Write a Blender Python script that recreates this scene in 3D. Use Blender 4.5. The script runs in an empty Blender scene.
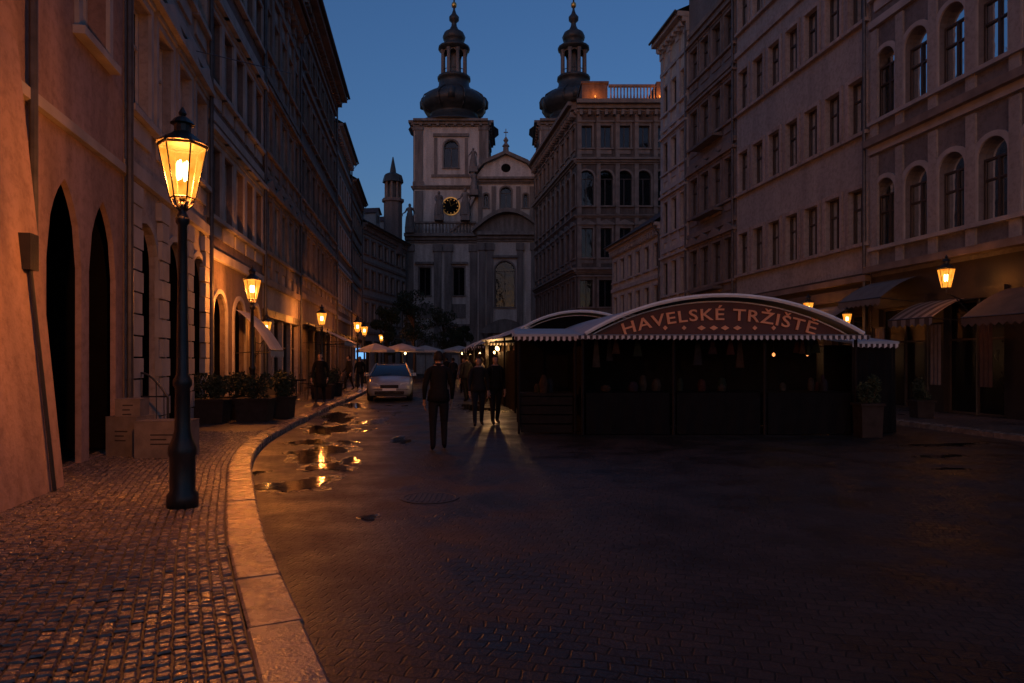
import bpy, bmesh, math, random
from mathutils import Vector, Matrix
random.seed(7)
R = random.random
def U(a,b): return a+(b-a)*random.random()

# ------------------------------------------------------------------ materials
MATS={}
def mat(name,col,rough=.7,var=.25,scale=3.0,bump=.0,bscale=40,metal=0,spec=.5,rvar=0.0,streak=False):
    if name in MATS: return MATS[name]
    m=bpy.data.materials.new(name); m.use_nodes=True
    nt=m.node_tree; N=nt.nodes; Lk=nt.links
    b=N['Principled BSDF']
    b.inputs['Roughness'].default_value=rough
    b.inputs['Metallic'].default_value=metal
    b.inputs['Specular IOR Level'].default_value=spec
    tc=N.new('ShaderNodeTexCoord')
    nz=N.new('ShaderNodeTexNoise'); nz.inputs['Scale'].default_value=scale; nz.inputs['Detail'].default_value=6
    if streak:
        mp=N.new('ShaderNodeMapping'); mp.inputs['Scale'].default_value=(1.8,1.8,.28)
        Lk.new(tc.outputs['Object'],mp.inputs['Vector']); Lk.new(mp.outputs[0],nz.inputs['Vector'])
    else:
        Lk.new(tc.outputs['Object'],nz.inputs['Vector'])
    rp=N.new('ShaderNodeValToRGB')
    rp.color_ramp.elements[0].position=.3; rp.color_ramp.elements[1].position=.7
    rp.color_ramp.elements[0].color=tuple(c*(1-var) for c in col)+(1,)
    rp.color_ramp.elements[1].color=tuple(min(1,c*(1+var)) for c in col)+(1,)
    Lk.new(nz.outputs['Fac'],rp.inputs['Fac'])
    if streak:
        n3=N.new('ShaderNodeTexNoise'); n3.inputs['Scale'].default_value=7; n3.inputs['Detail'].default_value=8; n3.inputs['Roughness'].default_value=.7
        Lk.new(tc.outputs['Object'],n3.inputs['Vector'])
        r3=N.new('ShaderNodeValToRGB'); r3.color_ramp.elements[0].position=.33; r3.color_ramp.elements[1].position=.55
        r3.color_ramp.elements[0].color=(.62,.6,.58,1); r3.color_ramp.elements[1].color=(1,1,1,1)
        Lk.new(n3.outputs['Fac'],r3.inputs[0])
        mm=N.new('ShaderNodeMix'); mm.data_type='RGBA'; mm.blend_type='MULTIPLY'; mm.inputs[0].default_value=.8
        Lk.new(rp.outputs[0],mm.inputs[6]); Lk.new(r3.outputs[0],mm.inputs[7]); Lk.new(mm.outputs[2],b.inputs['Base Color'])
    else: Lk.new(rp.outputs[0],b.inputs['Base Color'])
    if rvar>0:
        mr=N.new('ShaderNodeMapRange'); mr.inputs['To Min'].default_value=max(.03,rough-rvar); mr.inputs['To Max'].default_value=min(1,rough+rvar)
        mr.inputs['From Min'].default_value=.35; mr.inputs['From Max'].default_value=.65
        Lk.new(nz.outputs['Fac'],mr.inputs['Value']); Lk.new(mr.outputs[0],b.inputs['Roughness'])
    if bump>0:
        n2=N.new('ShaderNodeTexNoise'); n2.inputs['Scale'].default_value=bscale; n2.inputs['Detail'].default_value=4
        Lk.new(tc.outputs['Object'],n2.inputs['Vector'])
        bp=N.new('ShaderNodeBump'); bp.inputs['Strength'].default_value=bump; bp.inputs['Distance'].default_value=.02
        Lk.new(n2.outputs['Fac'],bp.inputs['Height']); Lk.new(bp.outputs[0],b.inputs['Normal'])
    MATS[name]=m; return m
def emis(name,col,st):
    if name in MATS: return MATS[name]
    m=bpy.data.materials.new(name); m.use_nodes=True
    nt=m.node_tree; nt.nodes.clear()
    o=nt.nodes.new('ShaderNodeOutputMaterial'); e=nt.nodes.new('ShaderNodeEmission')
    e.inputs[0].default_value=col+(1,); e.inputs[1].default_value=st
    nt.links.new(e.outputs[0],o.inputs[0]); MATS[name]=m; return m
def pane_mat():
    m=bpy.data.materials.new('lit_lantern_glass'); m.use_nodes=True
    nt=m.node_tree; nt.nodes.clear(); N=nt.nodes; L=nt.links
    o=N.new('ShaderNodeOutputMaterial'); e=N.new('ShaderNodeEmission'); t=N.new('ShaderNodeBsdfTransparent')
    tc=N.new('ShaderNodeTexCoord'); nz=N.new('ShaderNodeTexNoise'); nz.inputs['Scale'].default_value=9
    L.new(tc.outputs['Object'],nz.inputs['Vector'])
    rp=N.new('ShaderNodeValToRGB')
    rp.color_ramp.elements[0].color=(.85,.19,.012,1); rp.color_ramp.elements[1].color=(1,.38,.045,1)
    rp.color_ramp.elements[0].position=.35; rp.color_ramp.elements[1].position=.65
    L.new(nz.outputs['Fac'],rp.inputs[0]); L.new(rp.outputs[0],e.inputs[0])
    e.inputs[1].default_value=2.6
    mx=N.new('ShaderNodeMixShader'); mx.inputs[0].default_value=.4
    L.new(t.outputs[0],mx.inputs[1]); L.new(e.outputs[0],mx.inputs[2]); L.new(mx.outputs[0],o.inputs[0])
    return m
def glass_mat():
    m=bpy.data.materials.new('window_glass'); m.use_nodes=True
    nt=m.node_tree; nt.nodes.clear(); N=nt.nodes; L=nt.links
    o=N.new('ShaderNodeOutputMaterial'); g=N.new('ShaderNodeBsdfGlossy'); t=N.new('ShaderNodeBsdfTransparent')
    g.inputs['Roughness'].default_value=.06; g.inputs['Color'].default_value=(.8,.85,.9,1)
    t.inputs['Color'].default_value=(.75,.78,.8,1)
    tc=N.new('ShaderNodeTexCoord'); nz=N.new('ShaderNodeTexNoise'); nz.inputs['Scale'].default_value=1.7
    L.new(tc.outputs['Object'],nz.inputs['Vector'])
    bp=N.new('ShaderNodeBump'); bp.inputs['Strength'].default_value=.25; bp.inputs['Distance'].default_value=.05
    L.new(nz.outputs['Fac'],bp.inputs['Height']); L.new(bp.outputs[0],g.inputs['Normal'])
    fr=N.new('ShaderNodeFresnel'); fr.inputs[0].default_value=1.5
    mx=N.new('ShaderNodeMixShader'); L.new(fr.outputs[0],mx.inputs[0])
    L.new(t.outputs[0],mx.inputs[1]); L.new(g.outputs[0],mx.inputs[2]); L.new(mx.outputs[0],o.inputs[0])
    return m
def sett_mat(name,col,bw,bh,rough0,rough1,rot=0.0,bump=.6,spec=.5,big=.55,cv=.4,warp=.10):
    m=bpy.data.materials.new(name); m.use_nodes=True
    nt=m.node_tree; N=nt.nodes; L=nt.links; b=N['Principled BSDF']; b.inputs['Specular IOR Level'].default_value=spec
    bigs=big
    tc=N.new('ShaderNodeTexCoord'); mp=N.new('ShaderNodeMapping'); mp.inputs['Rotation'].default_value=(0,0,rot)
    L.new(tc.outputs['Object'],mp.inputs['Vector'])
    nd=N.new('ShaderNodeTexNoise'); nd.inputs['Scale'].default_value=2.2
    L.new(tc.outputs['Object'],nd.inputs['Vector'])
    sc=N.new('ShaderNodeVectorMath'); sc.operation='SCALE'; sc.inputs['Scale'].default_value=warp
    L.new(nd.outputs['Color'],sc.inputs[0])
    ad=N.new('ShaderNodeVectorMath'); ad.operation='ADD'
    L.new(mp.outputs[0],ad.inputs[0]); L.new(sc.outputs[0],ad.inputs[1])
    br=N.new('ShaderNodeTexBrick'); br.inputs['Scale'].default_value=1.0
    br.inputs['Brick Width'].default_value=bw; br.inputs['Row Height'].default_value=bh
    br.inputs['Mortar Size'].default_value=.009; br.inputs['Mortar Smooth'].default_value=.8
    br.inputs['Color1'].default_value=tuple(c*(1-cv) for c in col)+(1,); br.inputs['Color2'].default_value=tuple(c*(1+cv) for c in col)+(1,)
    br.inputs['Mortar'].default_value=tuple(c*.4 for c in col)+(1,)
    L.new(ad.outputs[0],br.inputs['Vector'])
    big=N.new('ShaderNodeTexNoise'); big.inputs['Scale'].default_value=bigs; big.inputs['Detail'].default_value=8; big.inputs['Roughness'].default_value=.65
    L.new(tc.outputs['Object'],big.inputs['Vector'])
    mr=N.new('ShaderNodeMapRange'); mr.inputs['From Min'].default_value=.38; mr.inputs['From Max'].default_value=.62
    mr.inputs['To Min'].default_value=rough0; mr.inputs['To Max'].default_value=rough1
    L.new(big.outputs['Fac'],mr.inputs['Value']); L.new(mr.outputs[0],b.inputs['Roughness'])
    mx=N.new('ShaderNodeMix'); mx.data_type='RGBA'; mx.blend_type='MULTIPLY'; mx.inputs[0].default_value=1
    rp=N.new('ShaderNodeValToRGB'); rp.color_ramp.elements[0].position=.35; rp.color_ramp.elements[1].position=.65
    rp.color_ramp.elements[0].color=(.5,.5,.5,1); rp.color_ramp.elements[1].color=(1.2,1.15,1.1,1)
    L.new(big.outputs['Fac'],rp.inputs[0]); L.new(br.outputs['Color'],mx.inputs[6]); L.new(rp.outputs[0],mx.inputs[7])
    L.new(mx.outputs[2],b.inputs['Base Color'])
    fine=N.new('ShaderNodeTexNoise'); fine.inputs['Scale'].default_value=35; fine.inputs['Detail'].default_value=5
    L.new(tc.outputs['Object'],fine.inputs['Vector'])
    ma=N.new('ShaderNodeMath'); ma.operation='MULTIPLY_ADD'; ma.inputs[1].default_value=-1.0
    L.new(br.outputs['Fac'],ma.inputs[0]); 
    fs=N.new('ShaderNodeMath'); fs.operation='MULTIPLY'; fs.inputs[1].default_value=1.3
    L.new(fine.outputs['Fac'],fs.inputs[0]); L.new(fs.outputs[0],ma.inputs[2])
    bp=N.new('ShaderNodeBump'); bp.inputs['Strength'].default_value=bump; bp.inputs['Distance'].default_value=.012
    L.new(ma.outputs[0],bp.inputs['Height']); L.new(bp.outputs[0],b.inputs['Normal'])
    MATS[name]=m; return m

PANE=pane_mat(); GLASS=glass_mat()
SHOPG=mat('shop_window_glass',(.008,.008,.01),.22,.2,2,spec=.25)
SHOPW=mat('dark_shopfront_wood',(.025,.018,.015),.5,.3,3,.2,12)
IRON=mat('painted_iron',(.02,.02,.02),.4,.3,8,.2,60,0,.5)
BULB=emis('glowing_mantle',(1,.62,.2),18)
BULBW=emis('warm_bulb',(1,.6,.25),9)
DARKROOM=mat('dark_room',(.008,.007,.007),.95,spec=.1)  # near-black; unlit depth behind openings put into the colour, also clock dial
CURTAIN=mat('curtain_cloth',(.62,.6,.6),.9,.15,6)
FRAMEW=mat('window_frame_paint',(.42,.4,.38),.5,.2)
FRAMED=mat('window_frame_dark',(.06,.045,.035),.5,.2)
STONE=mat('church_stone',(.46,.44,.41),.85,.25,1.2,.3,6,streak=True)
STONED=mat('church_trim_stone',(.17,.155,.145),.85,.35,1.5,.3,6,streak=True)
COPPER=mat('dark_copper_roof',(.03,.035,.038),.45,.4,2,.2,10,spec=.4)
TILE=mat('roof_tiles',(.07,.035,.028),.7,.4,6,.6,14)
METAL=mat('zinc_metal',(.08,.08,.085),.5,.3,5,metal=.4)
GILT=mat('gilded_metal',(.7,.45,.12),.3,.2,5,metal=.8)

# ------------------------------------------------------------------ mesh helpers
class M:
    def __init__(s,mt): s.v=[];s.f=[];s.mat=mt;s.smooth=False
    def quad(s,*p):
        i=len(s.v); s.v+= [tuple(q) for q in p]; s.f.append(tuple(range(i,i+len(p))))
    def box8(s,c):
        i=len(s.v); s.v+=[tuple(q) for q in c]
        for f in ((0,1,2,3),(7,6,5,4),(0,4,5,1),(1,5,6,2),(2,6,7,3),(3,7,4,0)): s.f.append(tuple(i+k for k in f))
    def abox(s,x0,x1,y0,y1,z0,z1):
        s.box8([(x0,y0,z0),(x1,y0,z0),(x1,y1,z0),(x0,y1,z0),(x0,y0,z1),(x1,y0,z1),(x1,y1,z1),(x0,y1,z1)])
    def lathe(s,cx,cy,prof,n=12,rot=0,sx=1,sy=1):
        i=len(s.v)
        for r,z in prof:
            for k in range(n):
                a=rot+2*math.pi*k/n; s.v.append((cx+sx*r*math.cos(a),cy+sy*r*math.sin(a),z))
        for j in range(len(prof)-1):
            for k in range(n):
                s.f.append((i+j*n+k,i+j*n+(k+1)%n,i+(j+1)*n+(k+1)%n,i+(j+1)*n+k))
        s.f.append(tuple(i+k for k in range(n))[::-1]); s.f.append(tuple(i+(len(prof)-1)*n+k for k in range(n)))
    def tube(s,pts,r,n=8):
        pts=[Vector(p) for p in pts]; i=len(s.v)
        for j,p in enumerate(pts):
            d=(pts[min(j+1,len(pts)-1)]-pts[max(j-1,0)]).normalized()
            up=Vector((0,0,1)) if abs(d.z)<.9 else Vector((1,0,0))
            a=d.cross(up).normalized(); b=d.cross(a).normalized()
            rr=r[j] if isinstance(r,(list,tuple)) else r
            for k in range(n):
                t=2*math.pi*k/n; q=p+a*math.cos(t)*rr+b*math.sin(t)*rr; s.v.append(tuple(q))
        for j in range(len(pts)-1):
            for k in range(n): s.f.append((i+j*n+k,i+j*n+(k+1)%n,i+(j+1)*n+(k+1)%n,i+(j+1)*n+k))
        s.f.append(tuple(i+k for k in range(n))); s.f.append(tuple(i+(len(pts)-1)*n+k for k in range(n))[::-1])
def mkobj(name,m,parent=None,mats=None):
    me=bpy.data.meshes.new(name); me.from_pydata(m.v,[],m.f); me.update()
    me.materials.append(m.mat)
    if m.smooth:
        for p in me.polygons: p.use_smooth=True
    o=bpy.data.objects.new(name,me); bpy.context.scene.collection.objects.link(o)
    if parent: o.parent=parent
    return o
class G:
    def __init__(s,name):
        s.root=bpy.data.objects.new(name,None); s.root.empty_display_size=.3
        bpy.context.scene.collection.objects.link(s.root); s.p={}
    def __call__(s,pn,mt=None,smooth=False):
        if pn not in s.p: s.p[pn]=M(mt); s.p[pn].smooth=smooth
        return s.p[pn]
    def done(s):
        for k,m in s.p.items():
            if m.f: mkobj(k,m,s.root)
    def light(s,loc,w,col=(1,.27,.04),size=.08,name='lamp_light'):
        l=bpy.data.lights.new(name,'POINT'); l.energy=w; l.color=col; l.shadow_soft_size=size
        o=bpy.data.objects.new(name,l); o.location=loc; bpy.context.scene.collection.objects.link(o); o.parent=s.root
class F:
    def __init__(s,p0,p1):
        s.p0=Vector((p0[0],p0[1],0)); d=Vector((p1[0]-p0[0],p1[1]-p0[1],0)); s.L=d.length; s.d=d.normalized(); s.n=Vector((s.d.y,-s.d.x,0))
    def P(s,u,n,z): return s.p0+s.d*u+s.n*n+Vector((0,0,z))
    def box(s,m,u0,u1,z0,z1,n0,n1):
        P=s.P; m.box8([P(u0,n0,z0),P(u1,n0,z0),P(u1,n1,z0),P(u0,n1,z0),P(u0,n0,z1),P(u1,n0,z1),P(u1,n1,z1),P(u0,n1,z1)])
def outline(a,b,zs,zt,kind,seg=10):
    w=b-a
    if kind=='rect': pts=[(a,zt),(b,zt)]
    elif kind=='seg':
        pts=[(a+w*i/6,zt-.18*w*(1-math.sin(math.pi*i/6))) for i in range(7)]
    elif kind=='round':
        sp=zt-w/2; pts=[(a+w/2-w/2*math.cos(math.pi*i/seg),sp+w/2*math.sin(math.pi*i/seg)) for i in range(seg+1)]
    else:
        rise=min(w*1.05,(zt-zs)*.5); sp=zt-rise; half=[]
        for i in range(6):
            x=w/2*i/5; z=math.sqrt(max(0,w*w-(w-x)**2))/(.866*w)*rise; half.append((x,z))
        pts=[(a+x,sp+z) for x,z in half]+[(b-x,sp+z) for x,z in half[::-1][1:]]
    return [(a,zs)]+pts+[(b,zs)],pts
def cell(f,m,u0,u1,z0,z1,a,b,zs,zt,kind,depth,n=0):
    ol,pts=outline(a,b,zs,zt,kind); P=f.P
    if zs>z0+1e-4: m.quad(P(u0,n,z0),P(u1,n,z0),P(u1,n,zs),P(u0,n,zs))
    if a>u0: m.quad(P(u0,n,zs),P(a,n,zs),P(a,n,z1),P(u0,n,z1))
    if b<u1: m.quad(P(b,n,zs),P(u1,n,zs),P(u1,n,z1),P(b,n,z1))
    for i in range(len(pts)-1):
        (x0,y0),(x1,y1)=pts[i],pts[i+1]
        if x1-x0>1e-5: m.quad(P(x0,n,y0),P(x1,n,y1),P(x1,n,z1),P(x0,n,z1))
    for i in range(len(ol)):
        (x0,y0),(x1,y1)=ol[i],ol[(i+1)%len(ol)]
        m.quad(P(x0,n,y0),P(x1,n,y1),P(x1,n-depth,y1),P(x0,n-depth,y0))
    return ol
def ringtrim(f,m,ol,t,n0,n1):
    cx=(ol[0][0]+ol[-1][0])/2; w=(ol[-1][0]-ol[0][0])
    zt=max(p[1] for p in ol); zs=ol[0][1]
    o2=[(cx+(x-cx)*(w+2*t)/w, z if i in(0,len(ol)-1) else z+t*(1 if z>zs+(zt-zs)*.5 else 0)) for i,(x,z) in enumerate(ol)]
    P=f.P
    for i in range(len(ol)-1):
        a,b,c,d=ol[i],ol[i+1],o2[i+1],o2[i]
        m.quad(P(a[0],n1,a[1]),P(b[0],n1,b[1]),P(c[0],n1,c[1]),P(d[0],n1,d[1]))
        m.quad(P(c[0],n1,c[1]),P(d[0],n1,d[1]),P(d[0],n0,d[1]),P(c[0],n0,c[1]))
        m.quad(P(a[0],n1,a[1]),P(b[0],n1,b[1]),P(b[0],n0,b[1]),P(a[0],n0,a[1]))
def window(g,f,ol,a,b,zs,zt,depth,n=0,frame=FRAMEW,curt=.5,trim=None,tmat=None,far=False,lit=None,glass=None):
    P=f.P; d=n-depth+.03
    if glass: gl=g('shop_glass',glass)
    else: gl=g('window_glass',GLASS)
    gl.quad(*[P(x,d,z) for x,z in ol])
    e=.25
    if not glass: g('painted_dark_interior',DARKROOM).quad(P(a-e,d-.5,zs-e),P(b+e,d-.5,zs-e),P(b+e,d-.5,zt+e),P(a-e,d-.5,zt+e))  # near-black sheet; the room's darkness is put into its colour
    if lit: g('added_interior_glow',lit).quad(P(a,d-.3,zs),P(b,d-.3,zs),P(b,d-.3,zt),P(a,d-.3,zt))  # emissive panel added to brighten the shop entrances
    fr=g('window_frames',frame); t=.055
    top=zt if len(ol)<=4 else ol[1][1]
    f.box(fr,a,a+t,zs,top,d+.01,d+.06); f.box(fr,b-t,b,zs,top,d+.01,d+.06)
    f.box(fr,a+t,b-t,zs,zs+t,d+.01,d+.06)
    f.box(fr,a+t,b-t,top-t,top,d+.01,d+.058)
    c=(a+b)/2; f.box(fr,c-t*.6,c+t*.6,zs+t,top-t,d+.01,d+.062)
    if not far:
        tr=zs+(top-zs)*.66; f.box(fr,a+t,c-t*.6,tr-t*.5,tr+t*.5,d+.01,d+.055); f.box(fr,c+t*.6,b-t,tr-t*.5,tr+t*.5,d+.01,d+.055)
    if R()<curt:
        cu=g('curtains',CURTAIN); w=(b-a)
        k1=U(.2,.5); k2=U(.2,.5)
        for (x0,x1) in ((a,a+w*k1),(b-w*k2,b)):
            nn=6 
            for i in range(nn):
                xa=x0+(x1-x0)*i/nn; xb=x0+(x1-x0)*(i+1)/nn; da=.02*(i%2); db=.02*((i+1)%2)
                cu.quad(P(xa,d-.03-da,zs),P(xb,d-.03-db,zs),P(xb,d-.03-db,zt-.05),P(xa,d-.03-da,zt-.05))
    if trim:
        tm=g('stone_trim',tmat); tw=.14
        f.box(tm,a-tw-.06,b+tw+.06,zs-.12,zs-.002,n-.02,n+.16)
        if len(ol)<=4:
            f.box(tm,a-tw,a-.002,zs,zt+tw,n-.02,n+.06); f.box(tm,b+.002,b+tw,zs,zt+tw,n-.02,n+.06)
            f.box(tm,a-.002,b+.002,zt+.002,zt+tw,n-.02,n+.058)
        else: ringtrim(f,tm,ol,tw,n,n+.06)
        if trim in('hood','ped'):
            f.box(tm,a-tw-.1,b+tw+.1,zt+tw+.12,zt+tw+.24,n-.02,n+.22)
            f.box(tm,a-tw,b+tw,zt+tw+.002,zt+tw+.12,n-.02,n+.1)
        if trim=='ped':
            z=zt+tw+.242; c=(a+b)/2; a2=a-tw-.1; b2=b+tw+.1
            for n_ in (n+.2,):
                tm.quad(P(a2,n_,z),P(b2,n_,z),P(c,n_,z+.35)); tm.quad(P(a2,n_,z),P(c,n_,z+.35),P(c,n,z+.35),P(a2,n,z)); tm.quad(P(b2,n_,z),P(c,n_,z+.35),P(c,n,z+.35),P(b2,n,z))
        if trim=='ped' or trim=='hood':
            f.box(tm,a-.02,b+.02,zs-.5,zs-.14,n-.02,n+.05)
def cornice(f,m,L,z,s=1.0,n=0,u0=0):
    f.box(m,u0-.02,L+.02,z-.55*s,z-.4*s,n-.05,n+.12*s)
    f.box(m,u0-.03,L+.03,z-.4*s+.001,z-.2*s,n-.05,n+.28*s)
    f.box(m,u0-.05,L+.05,z-.2*s+.001,z,n-.05,n+.5*s)
def building(name,p0,p1,H,floors,wallc,trimmat,bays,roofrise=4,D=10,frame=FRAMEW,curt=.4,roofmat=TILE,corn=1.0,pilasters=False,dent=True,dormers=0,far=False,lit_list=(),ends=True):
    g=G(name); f=F(p0,p1); L=f.L
    wm=wallc; W=g('walls',wm)
    for fl in floors:
        n=fl.get('bays',bays); z0,z1=fl['z']; c=fl.get('centers')
        br=[L*i/n for i in range(n+1)]
        if c: 
            n=len(c); br=[0]+[(c[i]+c[i+1])/2 for i in range(n-1)]+[L]
        WW=g('shopfront',fl['wm']) if 'wm' in fl else W
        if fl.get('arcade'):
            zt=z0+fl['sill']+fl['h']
            dk=g('painted_dark_passage',DARKROOM); P=f.P  # near-black lining; the passage's shade is put into its colour
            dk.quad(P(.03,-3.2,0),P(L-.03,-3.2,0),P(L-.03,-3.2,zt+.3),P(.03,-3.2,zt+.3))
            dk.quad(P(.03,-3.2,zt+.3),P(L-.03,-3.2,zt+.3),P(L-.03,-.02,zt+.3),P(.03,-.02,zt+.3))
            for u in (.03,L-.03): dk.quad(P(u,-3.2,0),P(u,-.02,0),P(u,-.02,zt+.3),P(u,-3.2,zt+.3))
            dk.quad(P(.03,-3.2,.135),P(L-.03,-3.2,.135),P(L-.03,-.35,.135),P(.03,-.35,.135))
        for i in range(n):
            cx=c[i] if c else (br[i]+br[i+1])/2
            w=fl['w']; a=cx-w/2; b=cx+w/2; zs=z0+fl['sill']; zt=zs+fl['h']
            kind=fl.get('kind','rect'); dep=fl.get('depth',.25)
            ol=cell(f,WW,br[i],br[i+1],z0,z1,a,b,zs,zt,kind,dep)
            if fl.get('arcade'):
                tm=g('stone_trim',trimmat)
                if fl.get('ring',True): ringtrim(f,tm,ol,.12,-.02,.05)
            elif fl.get('shop'):
                window(g,f,ol,a,b,zs,zt,dep,frame=FRAMED,curt=0,trim=None,tmat=trimmat,lit=fl.get('lit'),glass=None if fl.get('lit') else SHOPG)
                f.box(g('shop_fascia',SHOPW),a-.1,b+.1,zt+.02,zt+.3,-.02,.1)
            else:
                lit=None
                if (floors.index(fl),i) in lit_list: lit=LITW
                window(g,f,ol,a,b,zs,zt,dep,frame=frame,curt=fl.get('curt',curt),trim=fl.get('trim','simple'),tmat=trimmat,far=far,lit=lit)
        if fl.get('course',True):
            f.box(g('stone_trim',trimmat),-.01,L+.01,z1-.12,z1+.12,-.03,.12)
    if floors[-1]['z'][1]<H-.05:
        z1=floors[-1]['z'][1]; W.quad(f.P(0,0,z1),f.P(L,0,z1),f.P(L,0,H),f.P(0,0,H))
    cm=g('cornice',trimmat)
    cornice(f,cm,L,H+.3,corn)
    if dent:
        k=int(L/.5)
        for i in range(k):
            u=L*(i+.5)/k; f.box(cm,u-.08,u+.08,H-.38,H-.09,0,.3*corn)
    if pilasters:
        n=bays; pm=g('pilasters',trimmat)
        for i in range(n+1):
            u=min(max(L*i/n,.22),L-.22); f.box(pm,u-.2,u+.2,floors[0]['z'][1]+.13,H-.26,-.02,.09)
            f.box(pm,u-.26,u+.26,H-.7,H-.3,-.02,.14)
    e=.012; P=f.P
    if ends:
        for u in (e,L-e): W.quad(P(u,-.01,0),P(u,-D,0),P(u,-D,H),P(u,-.01,H))
        W.quad(P(e,-D,0),P(L-e,-D,0),P(L-e,-D,H),P(e,-D,H))
    rm=g('roof',roofmat); ov=.55*corn
    z=H+.31
    rm.quad(P(-.04,ov,z),P(L+.04,ov,z),P(L+.04,-D/2,z+roofrise),P(-.04,-D/2,z+roofrise))
    rm.quad(P(-.04,-D-.2,z),P(L+.04,-D-.2,z),P(L+.04,-D/2,z+roofrise),P(-.04,-D/2,z+roofrise))
    for u in (e,L-e): W.quad(P(u,0,H),P(u,-D,H),P(u,-D/2,z+roofrise-.1))
    gm=g('gutter',METAL); 
    gm.tube([P(-.03,ov+.06,z-.02),P(L+.03,ov+.06,z-.02)],.07,8)
    gm.tube([P(L-.12,ov+.05,z-.05),P(L-.12,.14,z-.7),P(L-.12,.14,.15)],.055,8)
    for i in range(dormers):
        u=L*(i+.5)/dormers; zz=z+roofrise*.28
        f.box(g('dormers',wm),u-.6,u+.6,zz,zz+1.3,-2.2,-.9)
        f.box(g('dormer_glass',GLASS),u-.35,u+.35,zz+.3,zz+1.1,-.9,-.88)
        rm.quad(P(u-.8,-.7,zz+1.25),P(u,-.7,zz+1.9),P(u,-2.8,zz+1.9),P(u-.8,-2.8,zz+1.25)); rm.quad(P(u+.8,-.7,zz+1.25),P(u,-.7,zz+1.9),P(u,-2.8,zz+1.9),P(u+.8,-2.8,zz+1.25))
        g('dormers',wm).quad(P(u-.6,-.9,zz+1.3),P(u+.6,-.9,zz+1.3),P(u,-.9,zz+1.8))
    # chimneys
    cmn=g('chimneys',wm)
    for u in (L*.22,L*.8):
        f.box(cmn,u-.35,u+.35,z+roofrise*.5,z+roofrise+1.2,-D/2-.4,-D/2+.4)
        f.box(cmn,u-.42,u+.42,z+roofrise+1.2,z+roofrise+1.35,-D/2-.47,-D/2+.47)
    return g,f
LITW=emis('lit_room',(1,.55,.25),.5)
LITD=emis('added_shop_glow',(1,.42,.12),.5)  # glow added for the shop entrances, no real lamp behind it

# ------------------------------------------------------------------ street geometry
def XL(Y): return -5.6-.214*(Y-7) if Y<=18.7 else -8.1-.13*(Y-18.7)
def XR(Y): return 15.15-.15*Y
def pl(Y): return (XL(Y),Y)
def pr(Y): return (XR(Y),Y)
def fl(z0,z1,w,h,sill,**k): d=dict(z=(z0,z1),w=w,h=h,sill=sill); d.update(k); return d

plA=mat('rosy_stucco',(.34,.235,.2),.85,.3,1.1,.45,22,streak=True)
plB=mat('grey_beige_stucco',(.36,.31,.28),.85,.25,1.0,.3,25,streak=True)
plC=mat('brown_stucco',(.17,.13,.115),.85,.25,1.2,.3,20,streak=True)
plD=mat('dark_ochre_stucco',(.2,.14,.1),.85,.25,1.2,.3,20,streak=True)
plE=mat('warm_grey_stucco',(.34,.32,.3),.85,.16,.9,.25,25,streak=True)
plF=mat('dark_grey_stucco',(.17,.16,.16),.85,.2,.9,.25,25,streak=True)
plG=mat('pale_yellow_stucco',(.52,.49,.42),.85,.15,1.2,.2,25,streak=True)
plH=mat('brown_sandstone',(.11,.082,.068),.85,.35,1.4,.5,5,streak=True)
trA=mat('pale_trim',(.38,.355,.335),.8,.2,2,.2,20)
trB=mat('dark_trim',(.13,.11,.1),.8,.25,2,.2,20)
trC=mat('sandstone_trim',(.2,.16,.135),.85,.3,2,.3,12)

# L1 near-left house with gothic arcade
d1=math.sqrt(1+.214**2)
c1=[(y+4)*d1 for y in (-1.5,.2,1.9,3.6,5.2,6.9,9.3,10.65)]
L1g,L1f=building('arcaded_townhouse',pl(-4),pl(11.55),19,[
  fl(.12,4.6,1.1,3.95,0,kind='point',arcade=True,depth=.08,centers=c1,ring=False,course=False),
  fl(4.6,9.6,1.05,2.3,1.7,bays=6,depth=.35),
  fl(9.6,13.6,1.05,2.1,1.0,bays=6,depth=.3),
  fl(13.6,17.5,1.05,1.8,1.0,bays=6)],plA,trA,6,roofrise=4)
# battered buttress
bm_=L1g('buttress',plA)
f=L1f
u1=(7.9+4)*d1; u0=u1-1.7
P=f.P; n0=.02
bm_.box8([P(u0,n0,.12),P(u1,n0,.12),P(u1,.55,.12),P(u0,.55,.12),P(u0,n0,5.3),P(u1,n0,5.3),P(u1,.06,5.3),P(u0,.06,5.3)])
L1g('drainpipe',METAL).tube([P(u1+.3,.1,.15),P(u1+.3,.1,9)],.05)
L1g('conduit',IRON).tube([P(u1-.38,.6,.12),P(u1-.38,.33,2.9)],.022,8)
f.box(L1g('wall_cabinet',IRON),u1-.48,u1-.28,2.6,3.0,.24,.40)
f.box(L1g('string_mould',trA),.0,f.L,4.72,4.86,-.02,.09)
L1g.done()
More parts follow.
